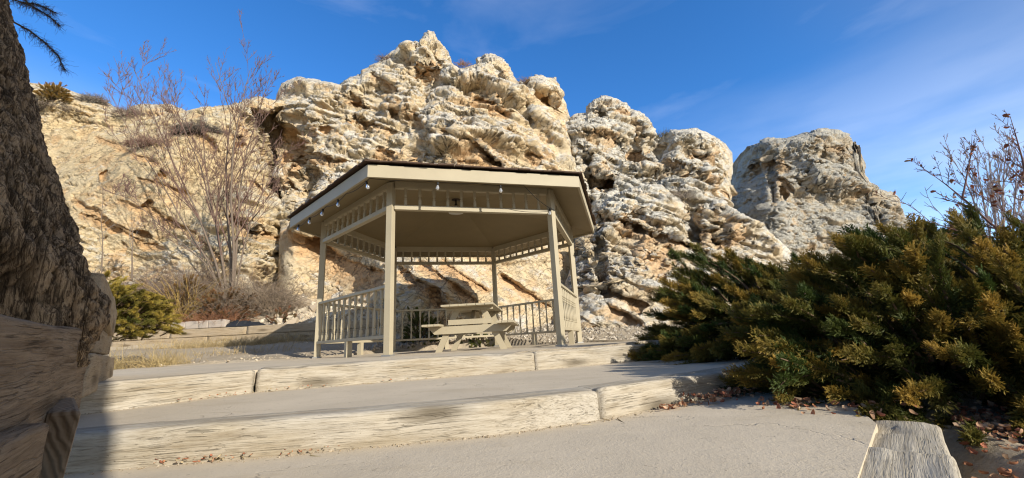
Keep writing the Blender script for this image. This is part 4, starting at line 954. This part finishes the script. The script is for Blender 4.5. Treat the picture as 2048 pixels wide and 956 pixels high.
def dome_plumes(c, rad, h, n, lean, ln, seed, zg=-.5, keep=None, inner=.3, low=.0):
    """branches whose tips lie on an uneven dome; lean pulls the tips one way"""
    r = np.random.default_rng(seed); out = []; c = np.array(c, float)
    while len(out) < n:
        a = r.uniform(0, 2*PI); el = math.asin(r.uniform(low, 1)); f = 1 if r.random() > inner else r.uniform(.45, .92)
        dirv = np.array([math.cos(a)*math.cos(el), math.sin(a)*math.cos(el), math.sin(el)])
        nz = 1+.20*float(vn(np.array([[dirv[0]*2.2+seed, dirv[1]*2.2, dirv[2]*2.2]]), 77)[0])+r.normal(0, .05)
        tip = c+dirv*np.array([rad[0], rad[1], h])*f*nz
        if keep is not None and not keep(tip): continue
        g = np.array([dirv[0]/rad[0], dirv[1]/rad[1], dirv[2]/h*.75]); g /= np.linalg.norm(g)
        d = g*.75+np.array(lean)*.8+r.normal(0, .22, 3); d /= np.linalg.norm(d)
        l = ln*r.uniform(.65, 1.25); st = tip-d*l
        st = st+(c+np.array([0, 0, h*.1])-st)*.12
        out.append((st, tip))
    return out
GJ = 'spreading junipers beside the steps'
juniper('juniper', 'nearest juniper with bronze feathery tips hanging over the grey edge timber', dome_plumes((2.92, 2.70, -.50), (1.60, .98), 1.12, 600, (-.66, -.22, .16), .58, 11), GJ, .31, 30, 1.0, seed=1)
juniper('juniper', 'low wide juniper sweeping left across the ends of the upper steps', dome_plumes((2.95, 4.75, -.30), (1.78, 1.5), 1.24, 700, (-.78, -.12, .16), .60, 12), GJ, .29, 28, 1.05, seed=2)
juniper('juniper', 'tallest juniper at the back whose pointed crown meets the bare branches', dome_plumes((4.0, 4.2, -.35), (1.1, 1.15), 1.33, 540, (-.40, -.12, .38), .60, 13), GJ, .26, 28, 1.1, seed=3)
juniper('juniper', 'golden green juniper trailing over the low wall beside the big trunk', dome_plumes(at(165, 668, 7.0)+np.array([-.10, .25, -.10]), (1.25, .75), 1.02, 520, (.60, -.22, -.30), .42, 14, keep=lambda p: p[2] > .06), None, .66, 20, .8, seed=4, green=(.13, .135, .028), tipc=(.50, .37, .075))
def bush_at(px, pyb, pyt, y, rx, n, name_label, lean=(0, -.1, .5), gold=.35, seed=0, **k):
    b, t_ = at(px, pyb, y), at(px, pyt, y)
    return juniper('juniper', name_label, dome_plumes(b, (rx, rx*.8), t_[2]-b[2], n, lean, .30, seed), None, gold, 12, .7, seed=seed, **k)
bush_at(842, 700, 616, 10.55, .55, 170, 'small green juniper seen through the back railing of the gazebo', seed=15, gold=.3, green=(.07, .105, .025), tipc=(.22, .21, .05))
bush_at(955, 692, 662, 10.7, .42, 70, 'tiny low juniper behind the picnic table legs', seed=16, gold=.35, green=(.07, .105, .025), tipc=(.22, .21, .05))
bush_at(372, 632, 545, 12.5, .62, 90, 'rusty half dead juniper beside the tall straw grass', (.2, -.1, .5), .95, 17, green=(.10, .075, .02), tipc=(.27, .15, .05))
bush_at(455, 640, 570, 12.3, 1.0, 110, 'reddish brown dying juniper at the foot of the bare tree', (.45, -.1, .3), 1., 18, green=(.12, .075, .03), tipc=(.30, .15, .06))
bush_at(568, 650, 612, 12.2, .55, 40, 'sparse rust and green seedling juniper on the pale rubble', (.3, 0, .6), .75, 19, green=(.09, .10, .03), tipc=(.26, .10, .05))

# ------------------------------------------------------------------ bare trees and brush
def branchy(paths, levels, rng, r0, gravity=.05, K=6, upbias=.25, shrink=.62):
    """paths: list of (polyline, radius); levels: list of (children per branch, relative length, angle)"""
    out = []
    cur = []
    for p, r in paths:
        p = np.array(p, float); s = np.linspace(0, 1, len(p)); u = np.linspace(0, 1, K)
        cur.append((np.stack([np.interp(u, s, p[:, i]) for i in range(3)], 1), r))
    P = np.array([c[0] for c in cur]); R0 = np.array([c[1] for c in cur])
    R = R0[:, None]*np.linspace(1, .12, K)[None]
    out.append((P, R))
    for n, rl, ang in levels:
        N = len(P); idx = np.repeat(np.arange(N), n); m = len(idx)
        t = rng.uniform(.22, .98, m)*(K-1); i = np.minimum(t.astype(int), K-2); f = (t-i)[:, None]
        B = P[idx, i]*(1-f)+P[idx, i+1]*f; T = P[idx, i+1]-P[idx, i]; T /= np.linalg.norm(T, axis=1, keepdims=True)+1e-9
        ln = np.linalg.norm(P[idx, -1]-P[idx, 0], axis=1)*rl*rng.uniform(.5, 1.2, m)*(1.15-.6*t/(K-1))
        q = rng.normal(0, 1, (m, 3)); q -= (q*T).sum(1, keepdims=True)*T; q /= np.linalg.norm(q, axis=1, keepdims=True)+1e-9
        a = ang*rng.uniform(.6, 1.4, m)[:, None]; d = T*np.cos(a)+q*np.sin(a); d[:, 2] += upbias; d /= np.linalg.norm(d, axis=1, keepdims=True)
        pts = [B]; c = B
        for k in range(1, K):
            d = d+rng.normal(0, .10, (m, 3)); d[:, 2] += gravity; d /= np.linalg.norm(d, axis=1, keepdims=True); c = c+d*(ln/(K-1))[:, None]; pts.append(c)
        rr = (R[idx, i]*(1-f[:, 0])+R[idx, i+1]*f[:, 0])*shrink
        P = np.stack(pts, 1); R = np.maximum(rr, r0)[:, None]*np.linspace(1, .4, K)[None]; R = np.maximum(R, r0*.6); out.append((P, R))
    return out
def build_levels(parts, mats_cols, root, names):
    for (rng_, mat, col, nm, sides) in mats_cols:
        Vs, Fs, off = [], [], 0
        for k in rng_:
            V, F = tubes(*parts[k], sides); Vs.append(V); Fs.append(F+off); off += len(V)
        V = np.concatenate(Vs); mesh_np(nm, V, Fs, mat, root, cols=np.tile(col, (len(V), 1)))
rg = np.random.default_rng(21)
bt_y = 13.4
stems = [([(452, 600), (436, 540), (410, 455), (372, 380), (330, 290), (290, 190), (268, 140)], .046), ([(456, 600), (446, 530), (430, 440), (400, 330), (360, 240), (335, 165)], .042), ([(462, 600), (462, 520), (455, 430), (452, 330), (462, 230), (430, 125)], .054),
         ([(464, 600), (468, 500), (462, 400), (466, 300), (482, 210), (500, 140)], .050), ([(466, 600), (474, 480), (480, 380), (494, 300), (520, 220), (542, 140)], .042), ([(468, 600), (490, 480), (510, 420), (540, 350), (575, 290)], .030),
         ([(448, 600), (415, 520), (370, 450), (320, 360), (262, 270), (215, 175)], .036), ([(450, 590), (400, 510), (340, 470), (280, 410), (230, 380)], .024), ([(455, 590), (440, 480), (420, 400), (405, 300), (412, 215)], .035)]
paths = []
for pts, r in stems:
    dep = rg.uniform(-1.1, 1.1); paths.append(([at(px, py, bt_y+dep*(i/(len(pts)-1))) for i, (px, py) in enumerate(pts)], r))
parts = branchy(paths, [(12, .36, .55), (7, .45, .6), (6, .42, .6)], rg, .0074, upbias=.3)
tb = empty('bare_tree', (0, 0, 0), 'leafless multi-stemmed gray tree in front of the left cliff', 'tree')
build_levels(parts, [((0,), M['branch'], (.3, .25, .2), 'trunk', 7), ((1, 2, 3), M['twig'], (.20, .125, .10), 'crown', 3)], tb, None)
# saplings left of it
def sapling(px, pyb, pyt, y, label, r=.02, seed=0, col=(.33, .29, .25), lean=0, lv=((9, .35, .6), (5, .4, .6))):
    r_ = np.random.default_rng(seed); pts = [at(px+lean*f*100+r_.normal(0, 2), pyb+(pyt-pyb)*f, y) for f in np.linspace(0, 1, 6)]
    pr = branchy([(pts, r)], list(lv), r_, .004); t = empty('sapling', (0, 0, 0), label, 'sapling')
    build_levels(pr, [((0,), M['branch'], col, 'trunk', 6), (range(1, len(pr)), M['twig'], tuple(c*.8 for c in col), 'crown', 3)], t, None)
sapling(204, 545, 372, 11.5, 'slim pale sapling against the cliff just right of the big trunk', .016, 31)
sapling(262, 560, 430, 12.2, 'stubby pale sapling with a crooked trunk in the gray brush', .024, 32, lean=.05)
def thicket(name, label, c, rad, h, n, col, seed, ln=.8, r0=.0045, group=None, arch=.5, flat=.35, cat='brush'):
    r = np.random.default_rng(seed); K = 6; c = np.array(c, float)
    a = r.uniform(0, 2*PI, n); q = np.sqrt(r.random(n)); B = np.stack([c[0]+rad[0]*q*np.cos(a), c[1]+rad[1]*q*np.sin(a), np.zeros(n)], 1); B[:, 2] = c[2]+h*r.random(n)*.45*(1-q**2)
    d = np.stack([np.cos(a)*q*.9+r.normal(0, .5, n), np.sin(a)*q*.6+r.normal(0, .4, n), r.uniform(flat, 1.2, n)], 1); d /= np.linalg.norm(d, axis=1, keepdims=True)
    l = ln*h*r.uniform(.4, 1.15, n); pts = [B]; cc = B
    for k in range(1, K):
        d = d+r.normal(0, .22, (n, 3)); d[:, 2] -= arch*.16*k; d /= np.linalg.norm(d, axis=1, keepdims=True); cc = cc+d*(l/(K-1))[:, None]; pts.append(cc)
    P = np.stack(pts, 1); R = r0*r.uniform(.7, 1.7, n)[:, None]*np.linspace(1.2, .4, K)[None]
    V, F = tubes(P, R, 3)
    # side twigs
    m = n*2; i = r.integers(0, n, m); k = r.integers(1, K-1, m); b2 = P[i, k]; d2 = r.normal(0, 1, (m, 3)); d2[:, 2] += .3; d2 /= np.linalg.norm(d2, axis=1, keepdims=True); l2 = .3*l[i]
    P2 = np.stack([b2+d2*(l2*t)[:, None]+r.normal(0, .01, (m, 3)) for t in np.linspace(0, 1, 4)], 1); V2, F2 = tubes(P2, np.full((m, 1), r0*.7)*np.linspace(1, .5, 4)[None], 3)
    cv = np.array(col)[None]*np.repeat(r.uniform(.6, 1.35, n), K*3)[:, None]; c2 = np.array(col)[None]*np.repeat(r.uniform(.7, 1.4, m), 12)[:, None]
    o = mesh_np(name, np.concatenate([V, V2]), [F, F2+len(V)], M['twig'], None, cols=np.concatenate([cv, c2]))
    return setp(o, label, cat, group)
GB = 'bare brush along the foot of the left cliff'
def zt(x, y): return float(terrain(np.array([x]), np.array([y]))[0])
for px, py, y, rx, h, n, col, lab in ((232, 520, 12.6, 1.2, 1.9, 700, (.27, .205, .15), 'tan brush tangle between the big trunk and the crooked sapling'), (315, 560, 12.8, 1.2, 1.8, 800, (.25, .175, .135), 'reddish brown bare brush behind the golden juniper'),
                                  (390, 540, 13.8, 1.3, 2.3, 800, (.27, .20, .145), 'tall tan brush just left of the bare tree foot'), (500, 570, 13.0, 1.3, 1.6, 800, (.29, .225, .165), 'dense tan brush right of the bare tree foot'),
                                  (548, 560, 13.0, .7, 1.3, 420, (.33, .25, .17), 'pale arching brush against the rock edge left of the gazebo'), (185, 470, 13.6, 1.2, 2.0, 500, (.26, .205, .175), 'thin brush beside the edge of the big trunk'),
                                  (440, 610, 12.2, .8, .7, 360, (.33, .16, .085), 'rusty leafy brush around the garden stake')):
    p = at(px, py, y); thicket('brush', lab, (p[0], y, zt(p[0], y)-.05), (rx, .5), h, n, col, int(px), group=GB)
for px, py, rx, h, n, col, lab, r0 in ((92, 215, .6, .5, 300, (.27, .22, .17), 'gray twiggy bush below the golden rim bush', .007), (188, 205, .7, .6, 420, (.25, .22, .19), 'round gray bush on the cliff rim left of the bare tree', .007), (262, 232, .8, .5, 380, (.25, .20, .16), 'brown scrub on the rim behind the left branches of the bare tree', .007),
                                   (400, 268, 1.1, .8, 900, (.16, .135, .115), 'large dark gray bush on the cliff ledge behind the bare tree', .008), (300, 290, .9, .5, 480, (.27, .17, .13), 'reddish scrub patch on the cliff ledge left of the dark bush', .007), (545, 285, .8, .5, 260, (.28, .20, .15), 'thin brown twigs in the hollow right of the bare tree', .006), (148, 222, .4, .35, 160, (.27, .22, .17), 'small gray tuft on the sloping rim rock', .007)):
    p = on_rock('cliff_wall', px, py); thicket('cliff_bush', lab, (p[0], p[1]-.12, p[2]-.10), (rx, .45), h, n, col, int(px+py), ln=.75, r0=r0, group='bushes growing on the left cliff', flat=.1, arch=.25, cat='bush')
p_ = on_rock('cliff_wall', 108, 200)
juniper('juniper', 'golden rounded bush on the cliff rim beside the big trunk', dome_plumes(p_+np.array([0, -.1, -.1]), (.85, .6), .95, 150, (0, -.1, .4), .4, 41), None, .85, 10, 1.1, seed=41, green=(.16, .11, .03), tipc=(.34, .20, .05))
for rk, px, py, lab, col in (('tall_crag', 925, 132, 'dry orange tuft on the right shoulder of the tall crag', (.34, .19, .09)), ('tall_crag', 1050, 168, 'brown tuft in the notch of the tall crag', (.28, .19, .11)), ('middle_crag', 1325, 275, 'green brown tuft in the saddle of the middle crag', (.20, .17, .08)), ('middle_crag', 1365, 285, 'small bush on the right top of the middle crag', (.22, .18, .11)),
                      ('tall_crag', 770, 122, 'thin twigs on the left shoulder of the tall crag', (.24, .17, .13)), ('boulder_outcrop', 1375, 385, 'gray twiggy shrub in the cleft above the boulders', (.30, .25, .20)), ('boulder_outcrop', 1215, 560, 'dry twigs in the crack of the boulders beside the gazebo', (.30, .22, .15))):
    p = on_rock(rk, px, py); thicket('cliff_bush', lab, (p[0], p[1]-.1, p[2]-.08), (.35, .25), .55, 110, col, int(px), ln=.8, r0=.006, cat='bush')

# bare branches reaching in on the right, and the gray tree far behind
def rtwig(stems, y, r0, lv, seed, label, col, r, dep=.4, leaves=0, cat='tree', name='bare_tree', gravity=.03, upbias=.15):
    r_ = np.random.default_rng(seed); ps = []
    for pts, rr in stems:
        d = r_.uniform(-dep, dep); ps.append(([at(px, py, y+d*i/(len(pts)-1)) for i, (px, py) in enumerate(pts)], rr))
    pr = branchy(ps, lv, r_, r0, gravity=gravity, upbias=upbias); t = empty(name, (0, 0, 0), label, cat)
    build_levels(pr, [((0,), M['twig'], col, 'trunk', 5), (range(1, len(pr)), M['twig'], tuple(c*.9 for c in col), 'crown', 3)], t, None)
    if leaves:
        P = np.concatenate([p[0][:, 3:].reshape(-1, 3) for p in pr[1:]]); i = r_.integers(0, len(P), leaves); leafmesh('leaves', P[i]-np.array([0, 0, .02]), r_, .022, t)
    return t
def leafmesh(name, pos, r, size, parent=None, cols=((.30, .10, .05), (.36, .17, .08), (.22, .08, .05), (.42, .27, .15)), flat=None):
    n = len(pos); gx, gy = np.meshgrid(np.linspace(-1, 1, 5), np.linspace(-1, 1, 4)); gx, gy = gx.ravel(), gy.ravel()
    w = np.sqrt(np.clip(1-gx**2*.92, 0, 1))*(1+.25*np.sin(gx*9)); PV = np.stack([gx, gy*w*.62, .35*gy**2+.28*gx**2], 1); PF = gridfaces(5, 4)
    d = r.normal(0, 1, (n, 3)); 
    if flat is not None: d[:, 2] *= flat
    Rm = frames(d, r.normal(0, .9 if flat is not None else 2, n)); sc = size*r.uniform(.45, 1.25, n)
    V, F = instance(PV, PF, Rm*sc[:, None, None], pos)
    c = np.array(cols)[r.integers(0, len(cols), n)]*r.uniform(.7, 1.25, (n, 1)); return mesh_np(name, V, F, M['leaf'], parent, cols=np.repeat(c, len(PV), 0))
rtwig([([(2140, 520), (2010, 478), (1960, 425), (1900, 375), (1855, 342)], .016), ([(1925, 395), (1935, 345), (1943, 300), (1944, 268)], .008), ([(2120, 470), (2060, 380), (2040, 300), (2020, 232)], .015), ([(2160, 500), (2040, 482), (1950, 470), (1870, 452), (1815, 405)], .010),
       ([(2150, 440), (2080, 400), (2030, 345), (2000, 315)], .010), ([(2180, 470), (2090, 430), (2050, 400), (1990, 385)], .010), ([(2150, 500), (2080, 455), (2010, 430), (1940, 372), (1880, 350)], .008)], 3.7, .0028, [(12, .32, .7), (6, .35, .8)], 51, 'bare twiggy shrub with a few red leaves reaching in above the right junipers', (.17, .09, .075), .01, leaves=110)
rtwig([([(2010+dx*.6, 655), (2007+dx*1.2, 500), (2000+dx*2.2, 370), (2000+dx*3+j, 290+abs(dx)*1.2)], .07) for dx, j in ((-28, -8), (-18, 6), (-8, 0), (2, 8), (14, -5), (26, 4), (38, 0))], 19, .012, [(12, .30, .4), (7, .40, .45), (4, .4, .5)], 52, 'hazy gray leafless tree far behind the right shrub', (.30, .245, .235), .05, dep=1.5, gravity=.06, upbias=.4)

# ------------------------------------------------------------------ grasses, leaves, stones
def grass(name, pos, ln, r, col, kind=None, w=.007, lean=.5, up=1.):
    n = len(pos); K = 5; d = np.stack([r.normal(0, lean, n), r.normal(0, lean, n), np.full(n, up)], 1); d /= np.linalg.norm(d, axis=1, keepdims=True)
    l = ln*r.uniform(.4, 1.2, n); pts = [pos]; c = pos
    bend = r.normal(0, .16, (n, 3)); bend[:, 2] = -.16*r.random(n)
    for k in range(1, K): d = d+bend; d /= np.linalg.norm(d, axis=1, keepdims=True); c = c+d*(l/(K-1))[:, None]; pts.append(c)
    P = np.stack(pts, 1); V, F = tubes(P, w*.5*np.array([1, .9, .75, .5, .2])[None]*r.uniform(.7, 1.3, n)[:, None], 3)
    cc = np.array(col)[None]*r.uniform(.7, 1.25, (n, 1))*np.array([[1, 1, 1]]); o = mesh_np(name, V, F, M['grass'], None, cols=np.repeat(cc, K*3, 0))
    if kind: o['kind'] = kind
    return o
r = np.random.default_rng(61)
pts = []
for cpx, cpy, y, sp_, n in ((262, 715, 7.2, .22, 150), (300, 715, 7.6, .35, 150), (340, 700, 8.0, .25, 170), (420, 702, 10.8, .7, 420), (500, 700, 11.0, .6, 520), (380, 700, 11.0, .6, 330), (560, 695, 11.2, .45, 260), (470, 715, 9.2, .8, 130), (245, 720, 6.9, .15, 90), (600, 692, 11.3, .25, 90)):
    n = int(n*.85); p = at(cpx, cpy, y); q = p[:2]+r.normal(0, 1, (n, 2))*np.array([sp_, .16]); pts.append(q)
q = np.concatenate(pts); q = q[q[:, 1] < 11.55]; z = terrain(q[:, 0], q[:, 1]); ok = ~inpoly(q[:, 0], q[:, 1], PLAT)
grass('dry_grass', np.stack([q[:, 0], q[:, 1], z-.01], 1)[ok], .30, r, (.60, .46, .24), 'stuff', w=.009)
def clump(px, y, n, ln, label, col, sp_=.10, lean=.22, w=.007):
    x = at(px, 600, y)[0]; q = np.array([x, y])+r.normal(0, sp_, (n, 2)); z = terrain(q[:, 0], q[:, 1])
    o = grass('grass_clump', np.stack([q[:, 0], q[:, 1], z-.02], 1), ln, r, col, w=w, lean=lean); setp(o, label, 'grass clump', 'straw grass clumps')
clump(368, 12.3, 80, 1.7, 'tall golden straw clump rising beside the rusty juniper', (.55, .38, .12), .13, .16, .016)
clump(392, 12.6, 70, 1.3, 'golden straw clump in front of the tall brush', (.58, .40, .13), .16, .2, .016)
clump(345, 12.0, 60, 1.0, 'golden straw clump above the paver end of the low wall', (.60, .43, .15), .16, .25, .016)
clump(252, 6.95, 90, .48, 'arching pale straw clump against the foot of the log wall', (.60, .47, .24), .10, .5)
clump(342, 7.2, 80, .46, 'straw clump at the lower tip of the golden juniper', (.60, .46, .22), .10, .5)
# stones on the bank and gravel behind the gazebo
def stones(name, pos, size, r, cols):
    n = len(pos); PV = []; 
    ico = []
    g = (1+5**.5)/2
    pv = np.array([(-1, g, 0), (1, g, 0), (-1, -g, 0), (1, -g, 0), (0, -1, g), (0, 1, g), (0, -1, -g), (0, 1, -g), (g, 0, -1), (g, 0, 1), (-g, 0, -1), (-g, 0, 1)], float)/1.9
    pf = np.array([(0, 11, 5), (0, 5, 1), (0, 1, 7), (0, 7, 10), (0, 10, 11), (1, 5, 9), (5, 11, 4), (11, 10, 2), (10, 7, 6), (7, 1, 8), (3, 9, 4), (3, 4, 2), (3, 2, 6), (3, 6, 8), (3, 8, 9), (4, 9, 5), (2, 4, 11), (6, 2, 10), (8, 6, 7), (9, 8, 1)])
    Rm = frames(r.normal(0, 1, (n, 3)), r.uniform(0, 6, n)); s = size*r.lognormal(0, .55, n)
    Mx = Rm*np.stack([s, s*r.uniform(.5, .9, n), s*r.uniform(.35, .7, n)], 1)[:, None, :]
    V, F = instance(pv, pf, Mx, pos); V = V+(r.normal(0, .12, V.shape)*np.repeat(s, 12)[:, None])
    c = np.array(cols)[r.integers(0, len(cols), n)]*r.uniform(.8, 1.2, (n, 1)); o = mesh_np(name, V, F, M['stone'], None, smooth=False, cols=np.repeat(c, 12, 0)); o['kind'] = 'stuff'; return o
PAL = ((.52, .44, .32), (.48, .39, .28), (.56, .49, .38), (.42, .34, .25))
n = 4200; x = r.uniform(-8.0, -3.2, n); y = r.uniform(11.9, 15.0, n); keep = r.random(n) < sstep(-7.6, -5.6, x); x, y = x[keep], y[keep]
stones('rubble', np.stack([x, y, terrain(x, y)+.01], 1), .055, r, PAL)
n = 5200; x = r.uniform(-3.4, 3.6, n); y = 9.2+r.random(n)*3.2; ok = ~inpoly(x, y, PLAT); x, y = x[ok], y[ok]
stones('gravel', np.stack([x, y, terrain(x, y)+.005], 1), .022, r, ((.40, .35, .28), (.46, .41, .34), (.34, .29, .23), (.5, .45, .38)))
n = 900; x = r.uniform(-7.2, -3.5, n); y = r.uniform(6.9, 11.4, n); ok = ~inpoly(x, y, PLAT); x, y = x[ok], y[ok]
stones('pebbles', np.stack([x, y, terrain(x, y)], 1), .010, r, PAL)
# grit gathered along the foot of the risers and the slab edges
gp = []
for A_, B_, n_, z_ in ((LO[0], LO[1], 260, ZL), (LO[1], LO[2], 420, ZL), (LO[2], LO[3], 200, ZL), (LO[3], LO[4], 260, ZL), (UP[0], UP[1], 300, ZM), (UP[1], UP[2], 420, ZM), (UP[2], UP[3], 260, ZM)):
    t_ = r.random(n_)[:, None]; q_ = np.array(A_)[None]*(1-t_)+np.array(B_)[None]*t_; q_[:, 1] -= .012+np.abs(r.normal(0, .022, n_)); gp.append(np.column_stack([q_, np.full(n_, z_+.002)]))
gp = [g_[::2] for g_ in gp]
stones('grit', np.concatenate(gp), .0028, r, ((.36, .29, .2), (.28, .22, .15), (.44, .37, .28)))
# fallen leaves
L_ = []
def strip(a, b, wd, n, z, pile=.02):
    t = r.random(n)[:, None]; p = np.array(a)[None]*(1-t)+np.array(b)[None]*t+r.normal(0, wd, (n, 2)); L_.append(np.column_stack([p, z+pile*r.random(n)+.006]))
fo = lambda P, d: np.array(P)+np.array(d)
strip((1.05, 2.62), (1.55, 2.98), .045, 150, ZL, .05); strip((.78, 2.50), (1.05, 2.64), .02, 34, ZL); strip((1.3, 2.55), (1.85, 2.3), .09, 60, ZL)
SM = []; L0_ = L_; L_ = SM
strip((-1.55, 1.865), (-1.15, 1.90), .012, 46, ZL); strip((-1.1, 1.9), (-.8, 1.955), .008, 16, ZL); strip((-2.25, 2.9), (-2.02, 3.28), .02, 20, ZM); strip((-2.0, 3.36), (-1.5, 3.53), .010, 22, ZM); strip((-1.5, 3.53), (.1, 4.08), .012, 10, ZM)
L_ = L0_
for q0, n in (((1.5, 2.25), 10), ((1.65, 2.15), 9), ((1.35, 2.45), 4)): strip(q0, q0, .08, n, ZL, .0)
n = 1500; x = r.uniform(1.45, 2.9, n); y = r.uniform(1.2, 2.5, n); ok = ((x-.655)*.935-(y-.99)*.875) > .30
L_.append(np.column_stack([x[ok], y[ok], terrain(x[ok], y[ok])+.01+.05*r.random(ok.sum())]))
pos = np.concatenate(SM); lf = leafmesh('leaf_crumbs', pos, r, .008, None, ((.42, .19, .10), (.50, .30, .18), (.36, .14, .08), (.45, .36, .22)), flat=.35); lf['kind'] = 'stuff'
pos = np.concatenate(L_); lf = leafmesh('fallen_leaves', pos, r, .017, None, ((.42, .19, .10), (.50, .30, .18), (.36, .14, .08), (.55, .38, .25)), flat=.35); lf['kind'] = 'stuff'
# straw blowing on the landing
sw = grass('loose_straw', np.array([[.30, 2.22, ZL+.004], [.45, 2.3, ZL+.004], [.5, 2.33, ZL+.005], [.62, 2.4, ZL+.004], [-.9, 1.9, ZL+.004], [-1.9, 3.35, ZM+.005], [-1.2, 3.6, ZM+.005]]), .34, r, (.55, .45, .27), 'stuff', w=.005, lean=3, up=.02)
